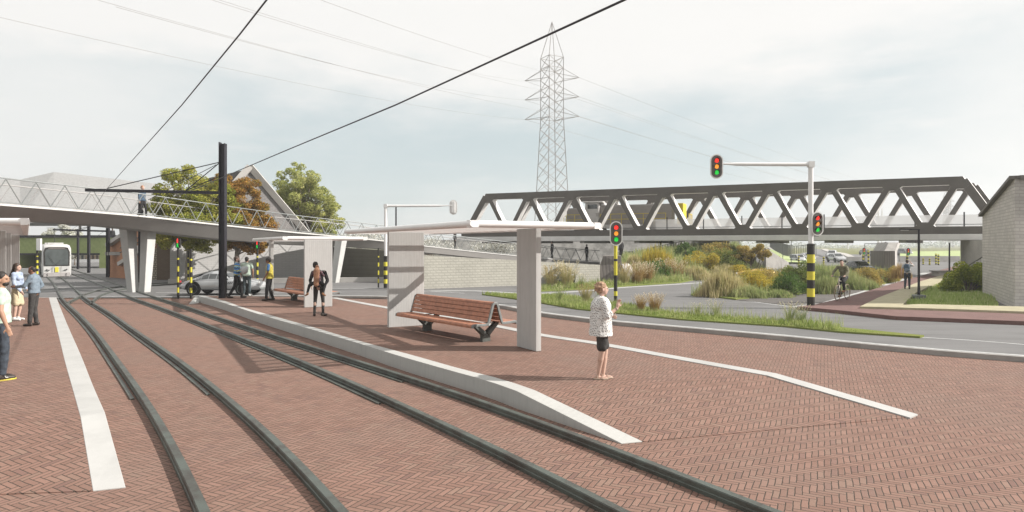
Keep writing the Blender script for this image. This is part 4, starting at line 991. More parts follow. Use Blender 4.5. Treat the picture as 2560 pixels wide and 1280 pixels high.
protos = {}
for x, y, kd, h, lb in spots:
    if kd not in protos:
        protos[kd] = clump('grass_clump', lb, 'grass clump', kd, 1.0, .55 if kd != 'w' else .45, {'r': 240, 'c': 90, 'y': 200, 'w': 200}[kd], {'r': M_RUST, 'c': M_REED, 'y': M_STRAW, 'w': M_STRAW}[kd], {'r': M_PLUME, 'c': M_PLUME, 'y': M_RUST, 'w': M_PLUME}[kd], group=RG)
        o = protos[kd]
    else: o = copy_tree(protos[kd], label=lb)
    D = G(x, y, ZR).y; o.location = G(x, y, ZR); o.location.z = ZR + .03; s = h * (D / 24 if D > 30 else 1) ; o.scale = (s, s, s * 1.05); o.rotation_euler = (0, 0, rnd.uniform(0, 6))

def leaf_blob(mb, c, rad, n, size, flat=.5, rr=None, mi=0, hollow=.35):
    rr = rr or rnd
    for k in range(n):
        th = rr.uniform(0, 6.283); u = rr.uniform(-1, 1); q = math.sqrt(1 - u * u); rad_ = (hollow + (1 - hollow) * rr.random() ** .5)
        p = Vector((c[0] + rad[0] * q * math.cos(th) * rad_, c[1] + rad[1] * q * math.sin(th) * rad_, c[2] + rad[2] * u * rad_))
        a = Vector((rr.gauss(0, 1), rr.gauss(0, 1), rr.gauss(0, 1) * flat)).normalized(); b = a.cross(Vector((rr.gauss(0, 1), rr.gauss(0, 1), rr.gauss(0, 1)))).normalized()
        s = size * rr.uniform(.6, 1.3); a = a * s; b = b * s * .55
        mb.add([p - a * .5, p + b * .5 - a * .05, p + a * .6, p - b * .5 - a * .05], [(0, 1, 2, 3)], mi)
def tree(name, label, loc, H, trunk_h, crown, m_leaf, m_bark, nleaf, size, trunk_r=.16, seed=1, nclump=46, gap=.3, cat='tree', multi=1, group='trees'):
    """crown: list of big ellipsoids (cx, cy, cz, rx, ry, rz) relative to the base"""
    rr = random.Random(seed); root = empty(name, loc, label=label, cat=cat, group=group); t = MB(); cl = []
    for (cx, cy, cz, rx, ry, rz) in crown:
        for k in range(nclump):
            th = rr.uniform(0, 6.283); u = rr.uniform(-1, 1); q = math.sqrt(1 - u * u); r_ = .35 + .62 * rr.random() ** .6
            cl.append((Vector((cx + rx * q * math.cos(th) * r_, cy + ry * q * math.sin(th) * r_, cz + rz * u * r_)), rr.uniform(.16, .31) * (rx + rz) / 2))
    for i in range(multi):
        az = 6.28 * i / multi; off_ = Vector((math.cos(az), math.sin(az), 0)) * (.0 if multi == 1 else .25)
        pts = [off_, off_ * 1.5 + Vector((rr.uniform(-.05, .05), 0, trunk_h * .5)), off_ * (3 if multi > 1 else 1) + Vector((rr.uniform(-.12, .12), 0, trunk_h)), off_ * (5 if multi > 1 else 1) + Vector((rr.uniform(-.3, .3), rr.uniform(-.2, .2), (trunk_h + H) * .55))]
        rr_ = trunk_r / (multi ** .6); t.tube(spline(pts, 4), [rr_ * (1.25 - .9 * k / 12) for k in range(13)], 9)
        fork = [pts[2], pts[3]]
    for (c, r_) in cl[::2]:
        s = Vector((0, 0, trunk_h * rr.uniform(.75, 1.0))).lerp(Vector((c.x * .2, c.y * .2, (trunk_h + H) * .5)), rr.random() * .8)
        md = s.lerp(c, .5) + Vector((0, 0, r_ * .4)); t.tube([s, md, c], [trunk_r * .30, trunk_r * .16, trunk_r * .04], 5)
    t.build('trunk', m_bark, root, smooth=True)
    lf = MB(); tot = sum(r_ ** 2 for c, r_ in cl)
    for c, r_ in cl: leaf_blob(lf, c, (r_, r_, r_ * .75), int(nleaf * r_ ** 2 / tot), size, .6, rr)
    lf.build('crown', m_leaf, root, recalc=False); return root
M_BARK = mat('pale flaking bark', (.26, .23, .19), .9, var=.2, vscale=4, bump=.6, col2=(.13, .11, .09))
M_BARKD = mat('grey brown bark', (.16, .125, .095), .9, var=.2, vscale=4, bump=.6)
L_GY = leafmat('yellow green leaves', [(.085, .11, .02), (.15, .17, .03), (.24, .23, .05), (.33, .28, .08)], .35, .5)
L_OR = leafmat('orange brown leaves', [(.09, .10, .02), (.16, .12, .03), (.25, .13, .035), (.32, .19, .06)], .35, .4)
L_LG = leafmat('light green leaves', [(.12, .15, .045), (.19, .21, .06), (.30, .30, .11), (.38, .36, .15)], .35, .5)
L_BL = leafmat('white blossom', [(.05, .045, .03), (.20, .19, .15), (.55, .53, .48), (.65, .63, .58)], .3, 2.5)
L_GO = leafmat('golden leaves', [(.12, .12, .035), (.20, .17, .05), (.31, .23, .075), (.42, .33, .14)], .35, .8)
L_OL = leafmat('olive shrub leaves', [(.05, .075, .02), (.09, .12, .03), (.15, .17, .05), (.24, .22, .08)], .3, 1.0)
L_DG = leafmat('deep green shrub leaves', [(.035, .065, .02), (.065, .11, .03), (.11, .16, .05)], .3, 1.0)
L_YE = leafmat('yellow flowering broom', [(.14, .15, .03), (.27, .22, .04), (.42, .31, .05)], .3, 1.2)
L_IV = leafmat('yellowish ivy', [(.07, .11, .02), (.18, .21, .035), (.34, .33, .06)], .3, 2)
def T(x, yb, D): return Vector((xx(x, D), D, ZR - .05))
D = 41.0; s = D / FPX
tree('broadleaf_tree', 'large yellow green tree rising behind the footbridge, left of the tall mast', T(472, 0, D), 7.7, 2.6, [(-.2, 0, 5.9, 1.9, 1.8, 1.7), (-1.1, .2, 4.3, 1.6, 1.5, 1.6), (.6, -.2, 4.2, 1.9, 1.8, 1.6), (-.5, -.3, 3.3, 2.0, 1.4, 1.1), (1.4, 0, 5.6, 1.4, 1.3, 1.5), (2.4, .2, 4.4, 1.2, 1.2, 1.5), (.9, -.2, 2.9, 1.7, 1.2, .8), (-1.5, 0, 5.3, 1.1, 1.1, 1.1)], L_GY, M_BARK, 62000, .125, .22, 3, 40)
tree('broadleaf_tree', 'orange brown autumn tree beside the gable, right of the tall mast', T(592, 0, 42.5), 7.2, 2.4, [(.2, 0, 5.6, 1.6, 1.6, 1.6), (.9, 0, 4.2, 1.7, 1.5, 1.5), (-.6, 0, 4.4, 1.4, 1.4, 1.6), (1.6, -.1, 3.6, 1.1, 1.2, 1.0), (-.2, -.2, 3.0, 1.3, 1.0, .8), (-.9, 0, 6.2, 1.1, 1.1, 1.1), (1.0, -.2, 2.7, 1.5, 1.0, .7)], L_OR, M_BARK, 54000, .125, .20, 5, 38)
D = 58.0
tree('broadleaf_tree', 'light green tree standing alone behind the right slope of the gable', T(757, 0, D), 9.7, 3.0, [(-.8, 0, 8.2, 1.9, 1.9, 1.8), (.3, 0, 7.0, 2.4, 2.2, 2.0), (1.6, .3, 6.0, 1.9, 1.8, 1.7), (-1.3, 0, 6.0, 2.0, 1.8, 1.8), (2.2, 0, 4.4, 1.5, 1.4, 1.2), (0, 0, 4.4, 2.4, 1.8, 1.5)], L_LG, M_BARKD, 46000, .16, .24, 9, 36)
D = 72.0
tree('blossom_tree', 'white blossoming tree behind the tram above the green viaduct', T(150, 0, D), 4.6, 1.5, [(0, 0, 3.5, 2.3, 1.8, 1.3), (-.6, 0, 2.6, 1.9, 1.6, 1.1), (1.0, 0, 2.6, 1.7, 1.5, 1.1)], L_BL, M_BARKD, 16000, .15, .2, 11, 26)
D = 49.0
tree('small_tree', 'golden multi stemmed small tree under the bridge above the parked ochre car', T(1878, 0, D), 2.6, 1.1, [(0, 0, 2.15, 1.35, 1.1, .60), (-.7, 0, 1.75, .9, .8, .5), (.6, 0, 1.95, .95, .8, .55)], L_GO, M_BARKD, 13000, .10, .10, 13, 22, multi=5)
def shrub(name, label, x, yb, D, wpx, hpx, m_, n=2200, size=.09, seed=1, cat='shrub', zoff=None, spiky=False, group='shrubs of the bank and the traffic island'):
    rr = random.Random(seed); w_, h_ = wpx / FPX * D * 1.12, hpx / FPX * D * 1.28; b = P(x, yb, D)
    if x > 1755 and yb > 700 and x < 2300: b = G(x, yb, ZR); b.z = ZR + .02; D = b.y
    root = empty(name, b, label=label, cat=cat, group=group)
    st_ = MB(); lf = MB()
    if spiky:
        for k in range(n):
            az = rr.uniform(0, 6.28); rad = rr.random() ** .6 * w_ * .42 * (1 + .22 * math.sin(az * 5 + seed) + .12 * math.sin(az * 11)); p = Vector((math.cos(az) * rad, math.sin(az) * rad * .6, -.1))
            hh = h_ * max(1.05 - .75 * (rad / (w_ * .5)) ** 2, .2) * rr.uniform(.45, 1.1); blade(lf, p, hh, size * .3, rr.uniform(0, .3), rr.uniform(0, 6.28))
    else:
        for k in range(20):
            th = rr.uniform(0, 6.283); q = rr.random() ** .6; c = Vector((math.cos(th) * q * w_ * .40, math.sin(th) * q * w_ * .30, h_ * rr.uniform(.25, .8) * (1 - .35 * q * q)))
            r_ = w_ * rr.uniform(.10, .17); leaf_blob(lf, c, (r_, r_, min(r_, h_ * .28)), n // 13, size * 1.15, .7, rr)
            st_.tube([Vector((rr.uniform(-.1, .1), rr.uniform(-.1, .1), -.1)), c * .55, c], [.03, .02, .008], 5)
    if st_.v: st_.build('stems', M_BARKD, root)
    lf.build('foliage', m_, root, recalc=False); return root
SH = [ # name label x ybase D w h mat n size spiky
 ('shrub', 'yellow broom shrub at the left end of the bank, tall and upright', 1640, 690, 47, 110, 66, L_YE, 1500, .22, 1), ('shrub', 'dark green rounded shrub low on the bank', 1632, 698, 45, 90, 42, L_DG, 2600, .09, 0),
 ('shrub', 'green dome shrub near the top of the bank', 1712, 652, 52, 60, 38, L_DG, 2400, .10, 0), ('shrub', 'yellow flowering broom in the middle of the bank', 1745, 678, 49, 100, 46, L_YE, 3000, .085, 0),
 ('shrub', 'orange brown shrub at the upper right of the bank', 1795, 650, 53, 90, 40, L_GO, 2600, .10, 0), ('shrub', 'large green grey shrub in the right middle of the bank', 1812, 680, 50, 92, 58, L_OL, 3200, .10, 0), ('shrub', 'small fresh green shrub below the golden tree', 1842, 684, 48.5, 60, 42, L_OL, 1800, .09, 0),
 ('shrub', 'pale dry grass tuft below the yellow broom on the bank', 1738, 698, 46, 80, 32, M_STRAW, 1300, .2, 1), ('shrub', 'dry grass tuft at the right foot of the bank', 1812, 690, 47.5, 90, 28, M_STRAW, 1300, .2, 1), ('shrub', 'dry grass tuft at the left foot of the bank', 1585, 672, 46.5, 50, 34, M_STRAW, 700, .2, 1), ('shrub', 'low yellow shrub between bank and far road', 1850, 688, 47, 60, 22, L_YE, 1300, .09, 0),
 ('shrub', 'tall pale reed bed at the left tip of the island', 1810, 742, 31, 130, 60, M_STRAW, 2600, .14, 1), ('shrub', 'mid green reed tuft at the very tip of the island', 1768, 737, 32, 50, 24, M_REED, 800, .12, 1), ('shrub', 'yellow orange shrub in the left part of the island', 1895, 730, 33, 120, 52, L_YE, 3200, .07, 0), ('shrub', 'green bush with ochre flecks behind the yellow one on the island', 1935, 716, 38, 100, 44, L_GO, 2600, .07, 0),
 ('shrub', 'deep green bush left of the banded mast foot', 1975, 738, 30, 100, 52, L_DG, 3600, .065, 0), ('shrub', 'taller olive bush left of the banded mast at band height', 2000, 722, 35, 90, 62, L_OL, 3200, .075, 0), ('shrub', 'pale green grass bush right of the banded mast', 2065, 735, 31, 90, 44, M_REED, 2600, .12, 1), ('shrub', 'green reed mass behind the cyclist', 2100, 722, 34.5, 130, 52, M_REED, 3000, .12, 1),
 ('shrub', 'broad reed bed with straw tips behind the banded mast', 2040, 720, 38, 130, 54, M_REED, 2600, .13, 1), ('shrub', 'golden shrub right of the cyclist', 2165, 717, 36, 90, 46, L_GO, 3600, .065, 0), ('shrub', 'golden green shrub left of the walking man', 2215, 706, 39, 90, 40, L_GO, 3200, .07, 0), ('shrub', 'reed bed along the path right of the cyclist', 2150, 724, 34, 110, 32, M_REED, 2200, .11, 1), ('shrub', 'thin brown twiggy bush beside the walking man', 2252, 692, 42, 50, 32, M_RUST, 700, .12, 1),
 ('shrub', 'low pale reeds at the front of the island below the yellow shrub', 1870, 745, 30, 110, 30, M_REED, 2200, .12, 1), ('shrub', 'pale meadow grass at the front of the island left of the mast foot', 1945, 744, 29.5, 90, 22, M_REED, 1600, .12, 1),
]
for i, (nm, lb, x, yb, D, w_, h_, m_, n, sz_, sp) in enumerate(SH): shrub(nm, lb, x, yb, D, w_, h_, m_, n, sz_, 20 + i, spiky=bool(sp))
for k_, (x_, D_, w__, h__, lb_) in enumerate(((905, 66, 120, 46, 'leftmost'), (1080, 70, 150, 40, 'middle'), (1235, 74, 150, 34, 'rightmost'))):
    shrub('blossoming_hedge', lb_ + ' of the speckled pale blossoming hedges behind the footbridge ramp', x_, 640 - (k_ == 0) * 14, D_, w__, h__, L_BL, 3500, .14, 70 + k_, cat='hedge', group='blossoming hedges behind the footbridge')
r_ = empty('thin_mast', P(990, 700, 52), 0, label='thin dark mast rising above the nearest shelter roof beside the rear signal arm', cat='mast'); g = MB(); g.lathe((0, 0, 0), [(.07, 0), (.06, CAMH + 95 / FPX * 52 - P(990, 700, 52).z)], 8); g.build('post', M_STEELD, r_)
shrub('ivy_shrub', 'dense yellow green shrub filling the corner beside the grey block wall', 2418, 738, 33.8, 118, 66, L_IV, 9000, .09, 90, cat='shrub', group=None)
shrub('ivy_shrub', 'upper part of the yellow green hedge climbing against the block wall', 2438, 718, 34.8, 76, 62, L_IV, 6000, .09, 91, cat='hedge', group=None)
# ---------------------------------------------------------------- buildings at left
M_PBR = masonry('white painted brick', 0, (.50, .49, .475), (.475, .465, .45), (.38, .37, .36), .44, .13, .012, bump=.3, stain=(.38, .37, .36))
M_ROOF = masonry('dark slate roof', 0, (.085, .08, .078), (.065, .062, .06), (.04, .04, .04), .3, .2, .015)
M_GAB = masonry('grey gable brick', 0, (.22, .205, .20), (.18, .17, .165), (.28, .27, .26), .3, .10, .015, bump=.3)
M_ORB = masonry('orange brick', R(-40), (.50, .23, .12), (.42, .19, .10), (.30, .22, .17), .24, .08, .012)
M_BEB = masonry('beige open brickwork', 0, (.42, .36, .27), (.36, .31, .23), (.10, .085, .07), .22, .16, .03)
M_BRB = masonry('brown brick', 0, (.15, .105, .07), (.12, .085, .055), (.08, .065, .05), .24, .08, .012)
house = empty('gabled_house', (0, 0, 0), label='gabled house with grey brick gable and white painted wall behind the silver car', cat='house'); D = 46.0
DH = lambda x: 43.5 + (x - 425) / 410 * 6.5
def HP(x, y, dd=0): D_ = DH(x); q = P(x, y, D_); q.y += dd; return q
def HB(x): q = HP(x, 600); q.z = ZR - .05; return q
g = MB(); tz = HP(600, 592).z; g.prism([HB(425), HB(835), Vector((*HB(835).xy, tz)), Vector((*HB(425).xy, tz))], Vector((-3.6, 7, 0))); g.build('wall', M_PBR, house)
g = MB(); g.prism([Vector((*HB(478).xy, tz)), Vector((*HB(768).xy, tz)), HP(628, 425)], Vector((-.1, .4, 0))); g.build('gable', M_GAB, house)
g = MB(); ap = HP(628, 417, -.22)
for e_ in (HP(470, 598, -.22), HP(775, 590, -.22)): g.beam(ap, e_, .45, .16, up=(0, 1, 0)); 
g.build('verge_boards', M_CONCL, house)
g = MB()
for e_ in (HP(470, 594, .4), HP(775, 594, .4)):
    a = HP(628, 418, .4); g.prism([a, e_, e_ + Vector((0, 0, -.15)), a + Vector((0, 0, -.15))], Vector((-7.5, 8, 0)))
g.build('roof', M_ROOF, house)
ob = empty('brick_stair_building', (0, 0, 0), label='orange brick building with pale sloping stair copings behind the white V support', cat='building'); D = 50.0
g = MB(); g.prism([P(273, 697, D), P(350, 706, D - 3.2), P(352, 562, D - 3.2), P(273, 614, D)], Vector((4, 7, 0))); g.build('wall', M_ORB, ob)
for (xa, ya, xb, yb2) in ((270, 612, 352, 560), (300, 660, 352, 628), (318, 640, 352, 618)):
    g = MB(); g.beam(P(xa, ya, D - .4 - (xa - 270) * .03), P(xb, yb2, D - 3.3), .4, .28); g.build('stair_coping', M_CONCL, ob)
for y0 in (.0, .35): g = MB(); g.tube([P(300, 632, D - 1.5) + Vector((0, 0, y0)), P(352, 602, D - 3.4) + Vector((0, 0, y0))], .04, 5); g.build('stair_rail', M_RUST if 0 else M_GALVD, ob)
g = MB(); g.beam(P(300, 697, D - .6), P(300, 636, D - .6), .35, .35); g.build('column', mat('pink render', (.42, .27, .22), .8), ob)
g = MB(); g.beam(P(268, 634, D - .8), P(306, 634, D - .9), .5, .25); g.build('canopy', M_CONC, ob)
g = MB(); g.prism([P(349, 703, 46.6), P(392, 703, 46.6), P(392, 620, 46.6), P(349, 632, 46.6)], Vector((0, 5, 0))); g.build('beige_wall', M_BEB, ob)
g = MB(); g.prism([P(392, 704, 46.3), P(426, 704, 46.3), P(426, 600, 46.3), P(392, 600, 46.3)], Vector((0, 6, 0))); g.build('brown_wall', M_BRB, ob)
# pale hall roof behind the footbridge
M_HALL = mat('pale speckled roof sheet', (.40, .395, .388), .8, var=.05, vscale=4, col2=(.335, .33, .325))
hall = empty('hall_roof', (0, 0, 0), label='large pale low pitched hall roof rising far behind the footbridge at left', cat='roof'); D = 110.0
g = MB(); e0, e1, e2, e3 = P(-260, 556, D - 8), P(600, 556, D - 4), P(470, 556, D + 14), P(-60, 556, D + 14)
k0, k1 = P(135, 430, D + 2), P(-380, 440, D + 2); k2 = P(415, 462, D + 2)
fe = P(50, 449, D + 2)
e0, e1 = P(-420, 556, D - 6), P(560, 556, D - 6); ridge = [P(-420, 440, D), P(50, 449, D), P(135, 430, D), P(415, 462, D), P(560, 520, D - 3)]
base = [P(-420, 556, D - 6), P(50, 556, D - 6), P(135, 556, D - 6), P(415, 556, D - 6), P(560, 556, D - 6)]
bk_ = [Vector((p.x, p.y + 14, base[0].z)) for p in ridge]
g.loft([[b, r_, k_] for b, r_, k_ in zip(base, ridge, bk_)], closed=True); g.build('roof', M_HALL, hall)
for x in (-100, 60, 200, 330): g = MB(); p = P(x, 560, D + 2); g.box((p.x, p.y, (p.z + ZR) / 2), (.3, .3, p.z - ZR)); g.build('column', M_CONCL, hall)
# green walled viaduct
M_GRW = leafmat('green planted wall', [(.115, .145, .055), (.16, .19, .08), (.21, .24, .11)], 0, 3)
via = empty('green_viaduct', (0, 0, 0), label='viaduct with green planted walls and a dark opening behind the tram', cat='viaduct'); D = 70.0
def vb(name, x0, x1, y0, y1, m_, th=5.0, D_=D, dy=0):
    g = MB(); g.prism([P(x0, y1, D_), P(x1, y1, D_), P(x1, y0, D_), P(x0, y0, D_)], Vector((dy, th, 0))); return g.build(name, m_, via)
vb('green_wall', -120, 248, 594, 634, M_GRW); vb('green_wall', 248, 284, 594, 692, M_GRW, D_=69.9); vb('green_wall', -120, 46, 634, 692, M_GRW)
vb('parapet', -120, 300, 588, 594, M_STEELD, .3, D - .2); vb('opening_shade', 46, 118, 634, 682, mat('opening shade tone', (.07, .058, .05), .9), .6, D + 2.4); vb('lintel', 46, 250, 633, 637, M_STEELD, .5, D - .1)  # dark panel stands in for the shade inside the opening
vb('parapet', 180, 248, 636, 637.5, M_STEELD, .2, D - .1)
# street seen through the opening
for i, (x0, x1, y0, y1, m_, lb) in enumerate(((176, 214, 632, 652, mat('cream render', (.50, .45, .36), .8), 'small cream house seen through the viaduct opening, left'), (213, 250, 630, 652, mat('tan render', (.46, .34, .22), .8), 'small tan house seen through the viaduct opening, right'))):
    D = 110.0; h = empty('distant_house', (0, 0, 0), label=lb, cat='house'); g = MB(); g.prism([P(x0, 664, D), P(x1, 664, D), P(x1, y0, D), P(x0, y0, D)], Vector((0, 5, 0))); g.build('wall', m_, h)
    for k in range(3):
        xa = x0 + 5 + k * 11; g = MB(); g.prism([P(xa, 650, D - .1), P(xa + 5, 650, D - .1), P(xa + 5, 638, D - .1), P(xa, 638, D - .1)], Vector((0, .08, 0))); g.build('window', M_BRB if i else M_GLASSD, h)
wallbox('white_wall', P(-10, 690, 55), P(98, 690, 55), ZR - .05, P(0, 672, 55).z, .4, M_PAINTW, 'low white wall behind the pair of people at left', 'wall')
wallbox('white_wall', P(178, 657, 92), P(262, 657, 92), ZR, P(0, 651, 92).z + .15, .3, M_PAINTW, 'low white wall across the road beyond the viaduct opening', 'wall')
bush = tree('blossom_bush', 'small blossoming bush in front of the cream house in the viaduct opening', Vector((xx(187, 80), 80, ZR)), 3, .6, [(0, 0, 1.7, 1.0, .9, 1.0)], L_BL, M_BARKD, 1500, .13, .08, 12, 14, group=None, cat='bush')

# ---------------------------------------------------------------- tram
M_TW = mat('white tram body', (.46, .455, .44), .35, var=.03, vscale=.8); M_TG = mat('tram skirt grey', (.33, .31, .30), .5, var=.06)
def tram():
    base = P(142, 698, 50.5); r = empty('tram', base, R(37), label='white tram with a large dark windscreen approaching on the left track', cat='tram'); Wt, Ht, Lt = 1.03, 2.58, 19; r.scale = (.92, .92, 1.07)
    # cross-section rings from the nose back; local -Y is forward
    def ring(y, w_, z0, z1, top=.25, tilt=0):
        pts = [(-w_, z0), (-w_ * 1.02, (z0 + z1) * .35), (-w_, z1 - top * 1.3), (-w_ * .9, z1 - top * .35), (-w_ * .7, z1), (w_ * .7, z1), (w_ * .9, z1 - top * .35), (w_, z1 - top * 1.3), (w_ * 1.02, (z0 + z1) * .35), (w_, z0)]
        return [Vector((x, y + (z - z0) * tilt, z)) for x, z in pts]
    rings = [ring(-.02, Wt * .90, .30, Ht - .26, tilt=.10), ring(.12, Wt * .96, .28, Ht - .10, tilt=.09), ring(.45, Wt, .26, Ht, tilt=.03), ring(1.2, Wt, .26, Ht), ring(Lt, Wt, .26, Ht)]
    g = MB(); g.loft(rings); b = g.build('body', M_TW, r, bevel=.03); shade_auto(b, 40)
    def front(name, px, m_, off_, th=.04):
        g = MB(); g.prism([Vector((x, -.03 - off_ + (z - .3) * .10, z)) for x, z in px], Vector((0, th, 0))); return g.build(name, m_, r, bevel=.012)
    front('windscreen_surround', [(-.90, .98), (.90, .98), (.93, 2.0), (.80, 2.32), (.5, 2.38), (-.5, 2.38), (-.80, 2.32), (-.93, 2.0)], M_BLK, .03)
    front('windscreen', [(-.80, 1.02), (.80, 1.02), (.82, 2.0), (.70, 2.20), (-.70, 2.20), (-.82, 2.0)], mat('tram windscreen', (.07, .08, .078), .14, var=.15, vscale=1.2, spec=.6), .05)
    front('destination_sign', [(-.62, 2.215), (.62, 2.215), (.55, 2.34), (-.55, 2.34)], M_HOUS, .055, .03)
    front('bumper', [(-.93, .20), (.93, .20), (.95, .50), (-.95, .50)], M_TG, .07, .2)
    front('number_plate', [(-.13, .52), (.13, .52), (.13, .80), (-.13, .80)], M_YEL, .06, .05); front('coupling_cover', [(-.15, .80), (.15, .80), (.11, .90), (-.11, .90)], M_YEL, .05, .05)
    for s in (-1, 1):
        g = MB(); g.beam((s * .72, -.07, .70), (s * .50, -.07, .67), .05, .05); g.lathe((s * .70, -.10, .71), [(.05, 0), (.05, .06)], 10, 'Y'); g.build('headlamp', M_BLK, r)
        g = MB(); g.lathe((s * .66, -.14, .40), [(.035, 0), (.035, .06)], 10, 'Y'); g.lathe((s * .66, -.14, .30), [(.035, 0), (.035, .06)], 10, 'Y'); g.build('tail_lamp', M_BLK, r)
        g = MB(); g.beam((s * .30, -.055, .52), (s * .30, -.03, .94), .02, .02); g.build('panel_seam', M_BLK, r)
        for k in range(9): g = MB(); g.box((s * (Wt + .005), 1.6 + k * 1.95, 1.62), (.04, 1.6, .95)); g.build('side_window', M_GLASSD, r, bevel=.01)
        for k in (2.2, 6.2, 10.2, 14.2): g = MB(); g.box((s * (Wt + .012), k + .9, 1.15), (.05, 1.1, 1.75)); g.build('door', M_BLK, r, bevel=.01)
    g = MB(); g.beam((-.1, -.06, 1.05), (.30, -.04, 1.45), .02, .02); g.beam((-.1, -.06, 1.05), (-.55, .0, 1.75), .02, .02); g.build('wiper', M_BLK, r)
    g = MB(); g.box((0, 5, Ht + .06), (1.2, 2.5, .12)); g.box((0, 10, Ht + .06), (1.4, 3, .12)); g.build('roof_box', M_TW, r, bevel=.03)
    g = MB(); g.tube([(0, 6, Ht + .2), (0, 5.2, Ht + .8), (0, 6.2, Ht + 1.3)], .03, 6); g.beam((-.6, 6.2, Ht + 1.3), (.6, 6.2, Ht + 1.3), .05, .04); g.build('pantograph', M_GALVD, r)
    for k in (1.8, 3.6, 13, 15):
        for s in (-1, 1): g = MB(); g.lathe((s * .5, k, .29), [(.1, -.05), (.29, -.05), (.29, .05), (.1, .05)], 14, 'X'); g.build('wheel', M_GALVD, r)
    return r
tram()
# ---------------------------------------------------------------- cars
def carpaint(n, c): return mat(n, c, .25, metal=.3, var=.03, spec=.7)
CP = {'silver': carpaint('silver paint', (.46, .465, .47)), 'dark': carpaint('dark green paint', (.05, .06, .055)), 'grey': carpaint('grey paint', (.25, .25, .25)), 'white': carpaint('white car paint', (.6, .6, .6)), 'ochre': carpaint('ochre paint', (.42, .28, .05))}
def car(loc, rz, paint, label, L=4.3, Wc=1.7, H=1.38, style='saloon', s=1, detail=True, group=None):
    """local +X is forward"""
    r = empty('parked_car' if style != 'coupe' else 'silver_coupe', loc, rz, label=label, cat='car', group=group); r.scale = (s, s, s); h = L / 2
    if style == 'coupe': top = [(-h, .52), (-h * .93, .70), (-h * .62, .86), (-h * .30, .90), (0, .88), (h * .30, .87), (h * .62, .82), (h * .88, .68), (h, .50)]
    elif style == 'van': top = [(-h, .9), (-h * .97, 1.1), (-h * .5, 1.1), (0, 1.1), (h * .5, 1.1), (h * .8, 1.0), (h, .6)]
    else: top = [(-h, .66), (-h * .96, .86), (-h * .66, .93), (-h * .2, .93), (h * .2, .92), (h * .45, .90), (h * .8, .80), (h * .97, .66), (h, .50)]
    rings = []
    for x, z in top:
        e = 1 - .30 * max(0, (abs(x) / h - .55) / .45) ** 2; wd = Wc / 2 * e; zl = .24 + (.10 if abs(x) > h * .93 else 0)
        rings.append([Vector((x, y, z_)) for y, z_ in ((-wd * .92, zl), (-wd, zl + .14), (-wd * 1.0, (zl + z) * .55), (-wd * .94, z - .07), (-wd * .76, z), (0, z + .03), (wd * .76, z), (wd * .94, z - .07), (wd, (zl + z) * .55), (wd, zl + .14), (wd * .92, zl))])
    g = MB(); g.loft(rings); b = g.build('body', paint, r); shade_auto(b, 50); sb_ = b.modifiers.new('s', 'SUBSURF'); sb_.levels = sb_.render_levels = 1
    cab = {'coupe': [(-h * .66, .84, .52), (-h * .42, H - .12, .60), (-h * .24, H, .60), (-h * .05, H - .01, .60), (h * .10, H - .10, .60), (h * .24, .88, .66)], 'van': [(-h * .97, 1.05, .9), (-h * .95, H + .3, .82), (0, H + .35, .82), (h * .4, H + .3, .8), (h * .72, 1.05, .86)]}.get(style, [(-h * .86, .90, .74), (-h * .62, H - .03, .62), (-h * .2, H + .03, .64), (h * .12, H - .02, .62), (h * .44, .90, .74)])
    g = MB(); rr = []
    for x, z, f in cab: wd = Wc / 2; rr.append([Vector((x, y, z_)) for y, z_ in ((-wd * .94, .80), (-wd * f - .06, z - .08), (-wd * f * .8, z), (wd * f * .8, z), (wd * f + .06, z - .08), (wd * .94, .80))])
    g.loft(rr); c = g.build('cabin', paint, r); shade_auto(c, 50)
    # windows laid just proud of the cabin sides
    x0, x1 = cab[0][0], cab[-1][0]
    for sd_ in (-1, 1):
        g = MB()
        xs_ = [(cab[i][0], cab[i][1], cab[i][2]) for i in range(len(cab))]
        lo_ = .84 if style != 'van' else 1.1
        for i in range(len(xs_) - 1):
            (xa, za, fa), (xb, zb_, fb_) = xs_[i], xs_[i + 1]
            def pt_(x, z, f, t):
                wl = Wc / 2 * .94; wu = Wc / 2 * f + .06; zz_ = .80 + (z - .08 - .80) * t; return Vector((x, sd_ * (wl + (wu - wl) * t + .012), zz_))
            if max(za, zb_) < .95: continue
            a0, a1, b0, b1_ = pt_(xa, za, fa, .15), pt_(xa, za, fa, .88), pt_(xb, zb_, fb_, .15), pt_(xb, zb_, fb_, .88)
            k0_, k1_ = .06, .94; q = [a0.lerp(b0, k0_), a0.lerp(b0, k1_), a1.lerp(b1_, k1_), a1.lerp(b1_, k0_)]
            g.prism(q, Vector((0, sd_ * .006, 0)))
        g.build('side_window', M_GLASSD if style != 'coupe' else mat('pale car glass', (.09, .095, .095), .1, spec=.8), r)
    for (xa, za, xb, zb_, nm) in ((cab[-2][0], cab[-2][1], cab[-1][0], cab[-1][1], 'windscreen'), (cab[1][0], cab[1][1], cab[0][0], cab[0][1], 'rear_window')):
        g = MB(); wd = Wc / 2 * .56; d_ = Vector((xb - xa, 0, zb_ - za)); a = Vector((xa, 0, za)) + d_ * .1; b2_ = Vector((xa, 0, za)) + d_ * .88; nrm = Vector((-d_.z, 0, d_.x)).normalized() * (.02 if d_.x < 0 else 1) * (-1 if d_.x < 0 else .02)
        nrm = Vector((abs(d_.z) * (1 if d_.x > 0 else -1), 0, abs(d_.x))).normalized() * .015
        g.prism([a + Vector((0, -wd, 0)) + nrm, a + Vector((0, wd, 0)) + nrm, b2_ + Vector((0, wd * 1.15, 0)) + nrm, b2_ + Vector((0, -wd * 1.15, 0)) + nrm], nrm * .5); g.build(nm, M_GLASSD, r)
